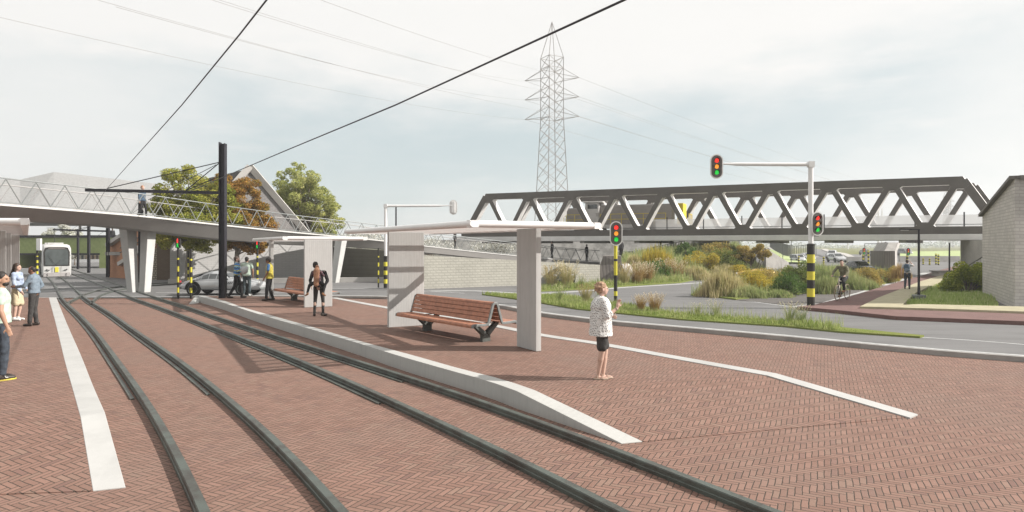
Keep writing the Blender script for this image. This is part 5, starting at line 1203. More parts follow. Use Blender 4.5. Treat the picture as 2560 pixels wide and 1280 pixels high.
    for x in (-h * .60, h * .58):
        for sd_ in (-1, 1):
            wr = .33 if style != 'coupe' else .345; w = empty('wheel', (x, sd_ * (Wc / 2 - .10), wr)); w.parent = r
            g = MB(); g.lathe((0, 0, 0), [(wr * .66, -.10), (wr * .94, -.10), (wr, -.05), (wr, .05), (wr * .94, .10), (wr * .66, .10)], 22, 'Y'); g.build('tyre', M_TYRE, w, smooth=False); 
            g = MB(); g.lathe((0, 0, 0), [(wr * .55, -.09), (wr * .67, -.105), (wr * .67, .105), (wr * .55, .09)], 20, 'Y'); g.lathe((0, sd_ * .08, 0), [(wr * .2, -.02), (wr * .12, .03)], 10, 'Y')
            for k in range(10): t = 6.283 * k / 10; g.beam((0, sd_ * .085, 0), (wr * .62 * math.cos(t), sd_ * .07, wr * .62 * math.sin(t)), .022, .02)
            g.build('rim', M_GALV, w)
    for sd_ in (-1, 1):
        g = MB(); g.ell((h * .955, sd_ * Wc * .33, .62), (.06, .11, .09), 10, 6); g.build('headlamp', M_PAINTW, r)
        g = MB(); g.box((-h * .985, sd_ * Wc * .32, .70), (.06, .2, .10)); g.build('tail_lamp', M_LR if 0 else mat('dull red lens', (.3, .02, .02), .3), r)
    g = MB(); g.box((h * .985, 0, .36), (.10, Wc * .82, .09)); g.build('front_bumper', M_GALV, r, bevel=.02)
    g = MB(); g.box((-h * .985, 0, .38), (.10, Wc * .82, .09)); g.build('rear_bumper', M_GALV, r, bevel=.02)
    for x in (-h * .60, h * .58):
        for sd_ in (-1, 1):
            g = MB(); rr = []
            for t in [math.pi * k / 12 for k in range(13)]:
                c_, s_ = math.cos(t), math.sin(t); rr.append([Vector((x + (.36 + d_) * c_, sd_ * (Wc / 2 + y_), .34 + (.36 + d_) * s_)) for d_, y_ in ((-.03, -.06), (-.03, .012), (.035, .012), (.035, -.06))])
            g.loft(rr); g.build('wheel_arch', M_TYRE, r)
    if style == 'coupe':
        for sd_ in (-1, 1):
            for k in range(4): g = MB(); g.beam((h * .20 + k * .09, sd_ * (Wc / 2 + .005), .60), (h * .24 + k * .09, sd_ * (Wc / 2 + .005), .72), .03, .02); g.build('side_vent', M_BLK, r)
    return r
car(P(545, 739, 31.8) * 1.0 + Vector((0, .8, 0)), 0, CP['silver'], 'vintage silver coupe with wire wheels passing behind the three standing men', L=4.12, Wc=1.7, H=1.22, style='coupe')
bpy.data.objects['silver_coupe'].location.z = ZR
car(Vector((xx(1392, 42), 42, ZR)), R(-80), CP['dark'], 'dark small car facing the camera in front of the beige retaining wall', L=3.8)
car(Vector((xx(1885, 46.5), 46.5, ZR)), R(175), CP['ochre'], 'low ochre yellow car under the golden small tree', L=3.6, H=1.0, s=.78)
FARC = [(2092, 92, 'silver', 'saloon', -95, .95, 'silver car on the far road just left of the cyclist'), (1995, 92, 'silver', 'van', -90, .7, 'small white van right beside the far banded pole'), (2080, 118, 'white', 'saloon', -120, 1.1, 'white car farther up the far road above the silver one'), (2150, 56, 'dark', 'saloon', -90, .8, 'dark green car close behind the cyclist'),
        (2018, 100, 'white', 'saloon', -95, .9, 'white car behind the mast on the far road'), (2188, 100, 'grey', 'saloon', -90, .9, 'grey car on the far road left of the pier'), (2200, 120, 'dark', 'saloon', -90, .9, 'dark car behind the grey one left of the pier'), (2176, 135, 'dark', 'saloon', -90, .9, 'dark car in the far queue between two banded poles'), (2165, 160, 'grey', 'saloon', -90, 1, 'grey car in the far queue near the thin signal gantry'), (2205, 160, 'dark', 'saloon', -90, 1, 'dark car in the far queue beside the pier'), (2262, 150, 'grey', 'van', -90, 1, 'grey van far beyond the pier on its right')]
for x, D, c, stl, a, s, lb in FARC: car(Vector((xx(x, D), D, ZR + .02)), R(a), CP[c], lb, style=stl, s=s, group='cars on the far road')

# ---------------------------------------------------------------- far right background
def far_pole(x, yb, yt, D, label, head=True):
    l = Vector((xx(x, D), D, ZR)); r = empty('signal_pole', l, label=label, cat='signal pole', group='distant banded poles'); H = CAMH - (yt - HY) / FPX * D - ZR; n = 8
    for k in range(n): b = MB(); b.lathe((0, 0, H * k / n), [(.10, 0), (.10, H / n - .002)], 8); b.build('black_band' if k % 2 == 0 else 'yellow_band', M_BLK if k % 2 == 0 else M_YEL, r)
    if head: lamp_head(r, (0, -.15, H + .35), 0, .85)
    return r
for i, (x, yb, yt, D, lb, hd) in enumerate(((2158, 660, 636, 70, 'distant traffic light on a banded pole left of the pier', True), (2171, 656, 626, 78, 'distant slanting looking banded pole second left of the pier', False), (2208, 655, 630, 80, 'distant banded pole touching the pier', False), (2268, 660, 638, 64, 'distant traffic light above the walking man', True), (2346, 656, 636, 80, 'thick distant banded pole left of the right abutment', False),
   (2340, 656, 634, 82, 'thin distant banded pole left of the thick one', False), (2308, 656, 645, 82, 'short distant banded post right of the nearest lamp', False), (2324, 657, 646, 80, 'short distant banded post, second right of the nearest lamp', False), (1997, 655, 640, 75, 'distant banded pole beside the small white van', False), (1912, 658, 643, 68, 'distant banded pole right of the golden tree, left of three', False), (1930, 656, 645, 70, 'distant banded pole right of the golden tree, middle of three', False), (1948, 656, 640, 72, 'distant banded pole on the ramp edge', False), (2059, 656, 642, 78, 'distant banded pole right of the near mast', False))):
    far_pole(x, yb, yt, D, lb, hd)
ga = empty('signal_gantry', (xx(2162, 80), 80, ZR), label='thin distant gantry with a hanging signal left of the pier', cat='gantry'); D = 80.0; H = CAMH - (609 - HY) / FPX * D - ZR; g = MB(); g.tube([(0, 0, 0), (0, 0, H), (xx(2212, D) - xx(2162, D), 0, H)], .05, 6); g.build('mast', M_GALVD, ga); lamp_head(ga, (xx(2212, D) - xx(2162, D), -.15, H - .2), 0, .9)
# wind turbines and chimneys, faint
for x, w_, lb in ((2120, 3.5, 'slim pale distant tower left of the gantry'), (2196, 5, 'pale distant tower, left one beside the pier'), (2205, 3, 'pale distant tower, right one beside the pier')):
    D = 400.0; g = MB(); p = Vector((xx(x, D), D, -1)); g.lathe(p, [(w_ / FPX * D * .6, 0), (w_ / FPX * D * .4, 26)], 12); g.build('distant_tower', M_PAINTW, label=lb, cat='tower', group='distant pale towers')
# ramps of the far road and green slopes
M_GSL = leafmat('pale green slope', [(.16, .20, .09), (.22, .26, .13), (.30, .32, .18)], 0, .5)
bank('green_slope', [[P(1925, 645, 100), P(1960, 655, 85), P(2020, 656, 85), P(2040, 655, 90)], [P(1925, 618, 120), P(1960, 638, 110), P(2020, 642, 110), P(2040, 640, 115)]], M_GSL)
bank('green_slope', [[P(2250, 650, 110), P(2330, 648, 110), P(2420, 648, 110)], [P(2250, 628, 170), P(2330, 628, 170), P(2420, 626, 170)], [P(2250, 632, 240), P(2330, 632, 240), P(2420, 632, 240)]], M_GSL)
bank('far_road_ramp', [[P(2020, 658, 95), P(2100, 658, 95), P(2150, 655, 95)], [P(2030, 630, 150), P(2090, 640, 150), P(2130, 645, 150)], [P(2035, 622, 200), P(2070, 625, 200), P(2090, 628, 200)]], M_ASPH)
g = MB(); A1 = spline([P(2060, 622, 140), P(2075, 628, 130), P(2110, 634, 120), P(2135, 646, 110)], 5); ribbon([Vector((p.x, p.y, p.z)) for p in A1], 1.2, None, None, g); g.build('viaduct_barrier', M_CONCL, label='pale curved parapet of the far flyover descending to the right', cat='parapet')
g = MB(); A1 = spline([P(1925, 618, 118), P(1950, 634, 112), P(1985, 645, 105), P(2040, 640, 105)], 5); ribbon(A1, 1.0, None, None, g); g.build('ramp_wall', M_CONCL, label='pale curved ramp wall under the far fence', cat='wall')
g = MB()
for p in resample(A1, 60): g.tube([p, p + Vector((0, 0, 2.0))], .045, 4)
g.tube([p + Vector((0, 0, 2.0)) for p in A1], .05, 4); g.build('railing_fence', M_GALVD, label='tall dark picket fence along the curved far ramp', cat='fence')
wallbox('ramp_side_wall', P(1915, 662, 66), P(1972, 660, 70), ZR, P(0, 620, 66).z, .4, M_CONC, 'triangular grey ramp side wall right of the golden tree', 'wall', z1b=P(0, 656, 70).z)
wallbox('barrier_wall', P(2120, 656, 88), P(2215, 656, 88), ZR - .05, ZR + .9, .4, M_CONCL, 'long pale barrier behind the golden shrubs left of the pier', 'wall')
wallbox('barrier_wall', P(2250, 654, 96), P(2400, 654, 96), ZR - .05, ZR + .85, .4, M_CONCL, 'long pale barrier beyond the lamps right of the pier', 'wall')
for x, D, lb in ((1957, 90, 'thin dark lamp mast on the far ramp, left of two'), (1978, 84, 'thin dark lamp mast on the far ramp, right of two')):
    r = empty('street_lamp', (xx(x, D), D, ZR), label=lb, cat='street lamp', group='distant thin lamp masts'); g = MB(); H = CAMH + 12 / FPX * D - ZR; g.tube([(0, 0, 0), (0, 0, H), (-.9, 0, H)], .05, 5); g.build('post', M_GALVD, r)
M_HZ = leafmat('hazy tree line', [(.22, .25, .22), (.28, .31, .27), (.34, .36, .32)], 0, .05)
tl = MB(); rr = random.Random(4)
for k in range(3200):
    x = rr.uniform(-1400, 3400); D = rr.uniform(480, 700); c = Vector((xx(x, D), D, rr.uniform(-1, 4) + 2.5 * math.sin(x * .011))); leaf_blob(tl, c, (6, 5, 2.2), 9, 1.9, .5, rr)
tl.build('distant_tree_line', M_HZ, recalc=False, kind='stuff', label='hazy distant tree line along the horizon', cat='tree line')

# ---------------------------------------------------------------- pylon and power lines
M_PY = mat('galvanised lattice steel', (.30, .275, .26), .6, var=.06)
def pylon(x, D, k, label, w_=.13):
    """k: metres per picture pixel of the near pylon"""
    r = empty('electricity_pylon', (xx(x, D), D, ZR), label=label, cat='pylon', group='lattice pylons'); z = lambda y: (CAMH - (y - HY) * k) - ZR
    base = -ZR * 0; g = MB(); hw0, hw1 = 46 * k, 28 * k; zs = [0]; yy = [612, 560, 520, 480, 445, 412, 380, 350, 322, 297, 272, 248, 224, 200, 172, 145]
    lv = []
    for y in yy: t = min(max((612 - y) / (612 - 297), 0), 1); lv.append((z(y), hw0 + (hw1 - hw0) * t))
    lv[0] = (0, lv[0][1])
    a = R(28)
    def cnr(i, j): h, w2 = lv[i]; q = [(-1, -1), (1, -1), (1, 1), (-1, 1)][j]; v = Vector((q[0] * w2, q[1] * w2, h)) * 1.0; c_, s_ = math.cos(a), math.sin(a); return Vector((v.x * c_ - v.y * s_, v.x * s_ + v.y * c_, v.z)) * 1.0 if True else v
    sc_ = 1 / (math.cos(a) + math.sin(a))
    lv = [(h, w2 * sc_) for h, w2 in lv]
    leg_ = MB()
    for j in range(4):
        for i in range(len(lv) - 1): leg_.beam(cnr(i, j), cnr(i + 1, j), w_ * 1.3, w_ * 1.3)
        leg_.beam(cnr(len(lv) - 1, j), (0, 0, z(55)), w_, w_)
    leg_.build('corner_legs', M_PY, r)
    for i in range(len(lv) - 1):
        for j in range(4):
            g.beam(cnr(i, j), cnr(i + 1, (j + 1) % 4), w_ * .7, w_ * .7); g.beam(cnr(i, (j + 1) % 4), cnr(i + 1, j), w_ * .7, w_ * .7)
            if i in (9, 14) : g.beam(cnr(i, j), cnr(i, (j + 1) % 4), w_ * .8, w_ * .8)
    for j in range(4): g.beam(cnr(len(lv) - 1, j), cnr(len(lv) - 1, (j + 1) % 4), w_ * .8, w_ * .8)
    g.build('lattice_bracing', M_PY, r)
    tips = []
    for y in (200, 248, 297):
        for s in (-1, 1):
            tip = Vector((s * 68 * k, 0, z(y - (6 if s > 0 else -2)))); tips.append(tip); m_ = MB()
            for j in range(4):
                hh = z(y) if j in (0, 1) else z(y); w2 = hw1 * sc_; q = [(-1, -1), (1, -1), (1, 1), (-1, 1)][j]; c_, s_ = math.cos(a), math.sin(a)
                p = Vector((q[0] * w2 * c_ - q[1] * w2 * s_, q[0] * w2 * s_ + q[1] * w2 * c_, 0))
                if p.x * s < -.3: continue
                m_.beam(p + Vector((0, 0, z(y))), tip, w_ * .8, w_ * .8); m_.beam(p + Vector((0, 0, z(y - 26))), tip, w_ * .7, w_ * .7)
            m_.build('cross_arm', M_PY, r)
    return r, tips
kk = 150 / FPX
py1, tips = pylon(1380, 150, kk, 'tall lattice electricity pylon rising behind the railway bridge', .12)
py2, tips2 = pylon(2368, 560, 560 / FPX * .26, 'distant lattice pylon seen through the right end of the bridge truss', .30)
M_WIRE = mat('aluminium cable', (.26, .25, .24), .6, var=.02)
wl = [((890, 90), 0), ((1050, 68), 1), ((820, 138), 2), ((905, 90), 3), ((655, 170), 4), ((830, 140), 5)]
for (tx, ty), i in wl:
    s_ = py1.location + tips[i]; D = 75.0; e_ = P(tx, ty, D); d = e_ - s_; e2 = s_ + d * 1.35
    wire([s_, e2], .020, 'thin power line running from the pylon up to the left, number %s from its top' % ('one', 'two', 'three', 'four', 'five', 'six')[i], 'power_line', M_WIRE, sag=1.2, group='power lines left of the pylon', n=20)
    f_ = py2.location + tips2[i]; wire([s_, f_], .034, 'thin power line sloping from the pylon down to the right, number %s from its top' % ('one', 'two', 'three', 'four', 'five', 'six')[i], 'power_line', M_WIRE, sag=5.0, group='power lines right of the pylon', n=26)
# ---------------------------------------------------------------- people
def fmat(n, c, r=.8, var=.08, vs=8, **k): return mat(n, c, r, var=var, vscale=vs, **k)
SK = {'fair': fmat('fair skin', (.50, .33, .26), .55, .05), 'olive': fmat('olive skin', (.36, .21, .14), .55, .05), 'brown': fmat('brown skin', (.20, .10, .06), .5, .05)}
HR = {'black': fmat('black hair', (.02, .015, .012), .6, .2, 30), 'brown': fmat('dark brown hair', (.05, .03, .02), .6, .2, 30), 'blond': fmat('reddish blond hair', (.36, .235, .15), .8, .22, 30, col2=(.20, .12, .075)), 'long': fmat('light brown hair', (.34, .17, .095), .6, .2, 30, col2=(.18, .085, .05))}
M_EYE = mat('dark eye', (.02, .015, .012), .3)
def remesh(mb, name, m_, parent, vox=.012, sm=5, disp=0, dsc=.12, label=None):
    me = mb.mesh('tmp', m_); o = bpy.data.objects.new('tmp', me); COL.objects.link(o)
    r = o.modifiers.new('r', 'REMESH'); r.mode = 'VOXEL'; r.voxel_size = vox; r.use_smooth_shade = True
    s = o.modifiers.new('s', 'SMOOTH'); s.iterations = sm; s.factor = .5
    if disp:
        tx = bpy.data.textures.new('fold', 'CLOUDS'); tx.noise_scale = dsc; tx.noise_depth = 1
        dp = o.modifiers.new('d', 'DISPLACE'); dp.texture = tx; dp.strength = disp; dp.mid_level = .5
    dg = bpy.context.evaluated_depsgraph_get(); dg.update(); nm = bpy.data.meshes.new_from_object(o.evaluated_get(dg))
    bpy.data.objects.remove(o); nm.name = name
    if not nm.materials: nm.materials.append(m_)
    q = bpy.data.objects.new(name, nm); COL.objects.link(q); q.parent = parent
    if label: q['label'] = label
    nm.polygons.foreach_set('use_smooth', [True] * len(nm.polygons)); return q
BASE = dict(head=(0, .015, 1.63), neck=(0, -.01, 1.49), chest=(0, 0, 1.27), pelvis=(0, 0, .97), shL=(-.185, 0, 1.42), shR=(.185, 0, 1.42), elL=(-.24, -.02, 1.13), elR=(.24, -.02, 1.13), wrL=(-.25, .04, .88), wrR=(.25, .04, .88),
            hipL=(-.09, 0, .93), hipR=(.09, 0, .93), knL=(-.10, .03, .50), knR=(.10, .03, .50), anL=(-.10, -.02, .085), anR=(.10, -.02, .085), footL=0, footR=0, hyaw=0, hpitch=0)
def person(label, loc, rz, H=1.75, skin='fair', hair='brown', hairstyle='short', top=None, sleeve='short', hem=.90, bottom=None, legs='long', shoes=None, fat=1.0, vox=.011, pose={}, group=None, fem=False, collar=None, beard=False, hw=0, deep=1.0, soles=None):
    J = {k: (Vector(v) if hasattr(v, '__len__') else v) for k, v in {**BASE, **pose}.items()}; s = H / 1.75
    root = empty('person', loc, rz, label=label, cat='person', group=group); root.scale = (s, s, s)
    sk = SK[skin]; m_ = MB(); hd = J['head']; up = Vector((0, 0, 1)); HM = Matrix.Rotation(J['hyaw'], 3, 'Z') @ Matrix.Rotation(J['hpitch'], 3, 'X')
    hp = lambda x, y, z: hd + HM @ Vector((x, y, z))
    # head: skull, face, jaw, nose, ears
    m_.ell(hp(0, -.012, .02), (.076, .095, .095), 16, 10, HM); m_.ell(hp(0, .025, -.035), (.060, .066, .085), 14, 9, HM); m_.ell(hp(0, .05, -.085), (.036, .036, .030), 10, 7, HM)
    m_.ell(hp(0, .097, -.025), (.013, .020, .026), 8, 6, HM); m_.ell(hp(0, .085, .015), (.045, .018, .014), 10, 6, HM)
    m_.ell(hp(0, .083, -.068), (.024, .012, .010), 8, 6, HM)
    for sd_ in (-1, 1): m_.ell(hp(sd_ * .078, -.01, -.02), (.012, .020, .032), 8, 6, HM)
    m_.capsule(J['neck'] - up * .05, hd - up * .07, .056 * (.9 if fem else 1.05), .052 * (.9 if fem else 1.05), 12)
    ch, pv = J['chest'], J['pelvis']; wd = .155 * (0.92 if fem else 1.02)
    m_.ell(ch + up * .03, (wd * fat, .105 * fat, .20), 14, 9); m_.ell(ch.lerp(pv, .55), (.130 * fat, .092 * fat, .17), 14, 9); m_.ell(pv, (.150 * fat, .108 * fat, .13), 14, 9)
    m_.capsule(J['shL'], J['shR'], .058, .058, 12)
    if fem: [m_.ell(ch + Vector((sd_ * .07, .085, .02)), (.06, .05, .06), 10, 7) for sd_ in (-1, 1)]
    for S, sd_ in (('L', -1), ('R', 1)):
        sh, elb, wr = J['sh' + S], J['el' + S], J['wr' + S]
        m_.capsule(sh, elb, .050, .039, 12); m_.capsule(elb, elb.lerp(wr, .35), .040, .040, 12); m_.capsule(elb.lerp(wr, .3), wr, .040, .026, 12)
        d = (wr - elb).normalized(); d = J.get('hd' + S, d); d = Vector(d).normalized(); side_ = d.cross(Vector((sd_, 0, 0.01)));  side_ = side_.normalized() if side_.length > .1 else Vector((0, 1, 0))
        pn = d.cross(side_).normalized()          # palm normal
        pc = wr + d * .055; fr = Matrix((side_, d, pn)).transposed()
        m_.ell(pc, (.040, .052, .017), 12, 8, fr); m_.capsule(wr - d * .02, pc, .025, .025, 8)
        curl = .35
        for k, ln in enumerate((.064, .073, .068, .054)):
            b = pc + d * .040 + side_ * (.028 - .0185 * k); k1 = b + (d + pn * curl * .3 * -sd_).normalized() * ln * .55; k2 = k1 + (d + pn * curl * 1.6 * -sd_).normalized() * ln * .5
            m_.capsule(b - d * .012, k1, .0095, .009, 7); m_.capsule(k1, k2, .009, .0075, 7)
        b = pc - d * .015 + side_ * .034; k1 = b + (d * .7 + side_ * .8).normalized() * .036; m_.capsule(b, k1, .012, .0105, 7); m_.capsule(k1, k1 + (d + side_ * .25).normalized() * .03, .0105, .008, 7)
        hp_, kn, an = J['hip' + S], J['kn' + S], J['an' + S]; lf_ = .9 + .1 * fat
        m_.capsule(hp_, kn, .083 * lf_, .053 * lf_, 14); m_.capsule(kn, kn.lerp(an, .32) + Vector((0, -.008, 0)), .052 * lf_, .054 * lf_, 12); m_.capsule(kn.lerp(an, .28), an, .052 * lf_, .034, 12)
        fy_ = J['foot' + S]; fd = Vector((math.sin(fy_), math.cos(fy_), 0)); toe = an + fd * .15; toe.z = max(an.z - .06, .02); heel = an - fd * .04; heel.z = max(an.z - .05, .03)
        pt = J.get('pitch' + S)
        if pt: toe = an + fd * .14 + up * pt
        m_.capsule(an, heel, .034, .030, 10); m_.capsule(heel.lerp(toe, .15), toe, .032, .024, 10); J['toe' + S] = toe; J['heel' + S] = heel; J['fd' + S] = fd
    remesh(m_, 'body', sk, root, vox if vox > .008 else .008, 3)
    if vox < .02:
        e_ = MB()
        for sd_ in (-1, 1): e_.ell(hp(sd_ * .030, .083, .0), (.011, .008, .007), 8, 6, HM)
        e_.build('eyes', M_EYE, root)
    # hair
    hm = HR[hair]; h = MB()
    if hairstyle != 'bald':
        h.ell(hp(0, -.024, .038), (.086, .100, .094), 16, 10, HM)
        if hairstyle in ('short', 'curly', 'long', 'longer', 'fluffy'): h.ell(hp(0, -.055, -.005), (.080, .068, .085), 14, 9, HM)
        if hairstyle in ('curly', 'fluffy'):
            rr = random.Random(3)
            for k in range(70):
                t, u = rr.uniform(0, 6.28), rr.uniform(-.95, 1); q = math.sqrt(1 - u * u); p = Vector((.090 * q * math.cos(t), -.035 + .105 * q * math.sin(t), .025 + .092 * u))
                if p.y > .02 and p.z < .065: continue
                h.ell(hp(*p), (.020, .020, .017), 7, 5)
        if hairstyle in ('long', 'longer'):
            ln = .26 if hairstyle == 'long' else .78; h.capsule(hp(0, -.07, .0), hp(0, -.12, -.16), .085, .085, 14, .6, ref=(1, 0, 0)); h.capsule(hp(0, -.12, -.14), hp(0, -.19, -ln), .15 if ln > .5 else .088, .12 if ln > .5 else .055, 14, .45, ref=(1, 0, 0))
            for sd_ in (-1, 1): h.capsule(hp(sd_ * .068, -.01, -.0), hp(sd_ * .085, -.02, -ln * .8), .032, .028, 8)
        remesh(h, 'hair', hm, root, max(vox, .009), 2, .010, .03)
    else:
        h.ell(hp(0, -.028, .018), (.080, .092, .090), 16, 10, HM); remesh(h, 'hair', hm, root, max(vox, .009), 2)
    if beard: h = MB(); h.ell(hp(0, .045, -.075), (.056, .055, .045), 12, 8, HM); remesh(h, 'beard', hm, root, .010, 2)
    if top:
        t = MB(); a = .018 * 1.0; F = fat
        t.ell(ch + up * .03, (wd * F + a, (.105 * F + a) * deep, .205), 16, 10); t.ell(ch.lerp(pv, .5), (.138 * F + a, (.098 * F + a) * deep, .20), 16, 9); t.capsule(J['shL'], J['shR'], .066, .066, 12)
        t.capsule(ch + up * .12, J['neck'] - up * .02, .085, .062, 12)
        if fem: [t.ell(ch + Vector((sd_ * .07, .09, .02)), (.068, .058, .068), 10, 7) for sd_ in (-1, 1)]
        wB = .150 * F + a; rings = []
        for z, k in ((ch.z - .05, .96), (pv.z + .05, 1.0 + hw * .5), (hem + .03, 1.07 + hw), (hem, 1.10 + hw)):
            c = Vector((pv.x, pv.y, z)); rings.append([c + Vector((math.cos(t_) * wB * k, math.sin(t_) * wB * .76 * k * deep, 0)) for t_ in (6.283 * q / 18 for q in range(18))])
        t.loft(rings)
        for S in 'LR':
            sh, elb, wr = J['sh' + S], J['el' + S], J['wr' + S]
            if sleeve == 'none': continue
            if sleeve == 'short': t.capsule(sh, sh.lerp(elb, .55), .068, .063, 12)
            elif sleeve == 'elbow': t.capsule(sh, elb, .072, .064, 12); t.capsule(elb, elb.lerp(wr, .28), .062, .058, 12)
            else: t.capsule(sh, elb, .066, .054, 12); t.capsule(elb, wr, .054, .040, 12)
        remesh(t, 'shirt' if not collar == 'vest' else 'vest', top, root, vox, 4, .022, .09)
        if collar and collar != 'vest': c = MB(); c.lathe(J['neck'] - up * .03, [(.078, -.02), (.066, .03), (.060, .03), (.068, -.02)], 16); c.build('collar', collar, root, smooth=True)
    if bottom:
        t = MB(); t.ell(pv + up * .01, (.148 * fat, .112 * fat, .12), 16, 9)
        for S in 'LR':
            hp_, kn, an = J['hip' + S], J['kn' + S], J['an' + S]
            if legs == 'long': t.capsule(hp_, kn, .098 * (.9 + .1 * fat), .070, 14); t.capsule(kn, kn.lerp(an, .93), .070, .056, 14)
            elif legs == 'shorts': e_ = hp_.lerp(kn, .80); t.capsule(hp_, e_, .088 * fat, .095, 14)
            elif legs == 'knee': t.capsule(hp_, kn + up * .02, .105 * fat, .095, 14)
            else: t.capsule(hp_, kn, .087, .058, 14); t.capsule(kn, an - up * .01, .057, .042, 14)
        if legs == 'knee': t.loft([[Vector((pv.x + math.cos(q) * w_, pv.y + math.sin(q) * w_ * .72, z)) for q in (6.283 * k / 18 for k in range(18))] for z, w_ in ((pv.z, .165), (.70, .185), (.50, .19))])
        remesh(t, 'trousers' if legs in ('long', 'tight') else ('shorts' if legs == 'shorts' else 'skirt'), bottom, root, vox, 4, .016 if legs != 'tight' else .004, .08)
    if shoes:
        for S in 'LR':
            t = MB(); fd = J['fd' + S]; hl, to, an = J['heel' + S], J['toe' + S], J['an' + S]
            a_ = hl + up * .008; b_ = to + up * .006
            t.capsule(a_, a_.lerp(b_, .5), .045, .043, 12); t.capsule(a_.lerp(b_, .45), b_, .043, .036, 12); t.capsule(an, a_ + up * .02, .044, .044, 10)
            q = remesh(t, 'shoe', shoes, root, .009 if vox < .02 else vox, 2)
            if soles: g_ = MB(); r_ = Vector((fd.y, -fd.x, 0)); c0 = hl - fd * .045; c1 = to + fd * .04; z0 = min(hl.z, to.z) - .032; g_.prism([Vector((p.x, p.y, z0)) for p in (c0 - r_ * .035, c0 + r_ * .035, hl.lerp(to, .7) + r_ * .05, c1 + r_ * .02, c1 - r_ * .02, hl.lerp(to, .7) - r_ * .05)], (0, 0, .026)); so_ = g_.build('sole', soles, q, bevel=.006)
    return root, J
# materials for clothing
def dotted():
    m = bpy.data.materials.new('white cloth with dark dots'); m.use_nodes = True; t = NT(m.node_tree); pos = t.n('ShaderNodeTexCoord').outputs['Object']
    mp = t.n('ShaderNodeMapping'); mp.inputs['Rotation'].default_value = (.7, .6, .5); t.put(mp.inputs[0], pos); pos = mp.outputs[0]; v = t.n('ShaderNodeTexVoronoi'); v.feature = 'F1'; v.inputs['Scale'].default_value = 33; v.inputs['Randomness'].default_value = .3; t.put(v.inputs['Vector'], pos)
    f = t.smooth(v.outputs['Distance'], .28, .38, 1, 0); b = t.n('ShaderNodeBsdfPrincipled'); o = t.n('ShaderNodeOutputMaterial'); t.t.links.new(b.outputs[0], o.inputs[0])
    t.put(b.inputs[0], t.mix(f, (.60, .59, .57), (.06, .055, .055))); b.inputs['Roughness'].default_value = .85; return m
def striped():
    m = bpy.data.materials.new('blue yellow patterned knit'); m.use_nodes = True; t = NT(m.node_tree); pos = t.n('ShaderNodeTexCoord').outputs['Object']
    x, y, z = t.sep(pos); nz = t.noise(pos, 7, 2); w_ = t.m('FRACT', t.m('ADD', t.m('MULTIPLY', z, 5.5), t.m('MULTIPLY', nz, .9)))
    cr = t.n('ShaderNodeValToRGB'); cr.color_ramp.interpolation = 'CONSTANT'; e = cr.color_ramp.elements
    for p_, c_ in ((.0, (.08, .22, .50)), (.3, (.05, .08, .16)), (.5, (.20, .42, .58)), (.68, (.45, .42, .12)), (.84, (.25, .26, .25))):
        q = e[0] if p_ == 0 else e.new(p_); q.color = (*c_, 1); q.position = p_
    t.put(cr.inputs[0], w_); b = t.n('ShaderNodeBsdfPrincipled'); o = t.n('ShaderNodeOutputMaterial'); t.t.links.new(b.outputs[0], o.inputs[0]); t.put(b.inputs[0], cr.outputs[0]); b.inputs['Roughness'].default_value = .9; return m
C_DOT, C_STR = dotted(), striped()
C_MINT = fmat('mint cotton', (.42, .50, .42), col2=(.34, .42, .35)); C_JEAN = fmat('dark denim', (.045, .055, .07), .9, .2, 12); C_JEANG = fmat('grey denim', (.085, .11, .12), .9, .2, 12)
C_CHAR = fmat('charcoal cloth', (.045, .042, .04), .9, .15, 12); C_BLK = fmat('black cloth', (.018, .017, .018), .9, .15); C_LBL = fmat('pale blue shirt cloth', (.33, .38, .47), col2=(.25, .30, .40)); C_GBL = fmat('grey blue shirt cloth', (.17, .21, .25), col2=(.12, .155, .19))
C_CRM = fmat('cream skirt cloth', (.50, .42, .28)); C_YLW = fmat('yellow quilted vest', (.50, .42, .06), .6, .15, 20, col2=(.36, .29, .04)); C_BLU = fmat('blue sleeve cloth', (.05, .14, .32)); C_OLV = fmat('olive jacket', (.15, .14, .085), .85, .15)
C_WSH = fmat('white leather', (.62, .62, .60), .5); C_DSH = fmat('dark leather', (.035, .025, .02), .5); C_BSH = fmat('tan boot leather', (.24, .11, .05), .5); C_SAN = fmat('pale sandal leather', (.48, .38, .30), .5); C_FLO = fmat('dark floral cloth', (.035, .03, .035), .9, .3, 14, col2=(.20, .10, .12)); C_GRY = fmat('pale grey cloth', (.42, .43, .44)); C_NAVY = fmat('navy backpack cloth', (.05, .085, .13), .8, .15)

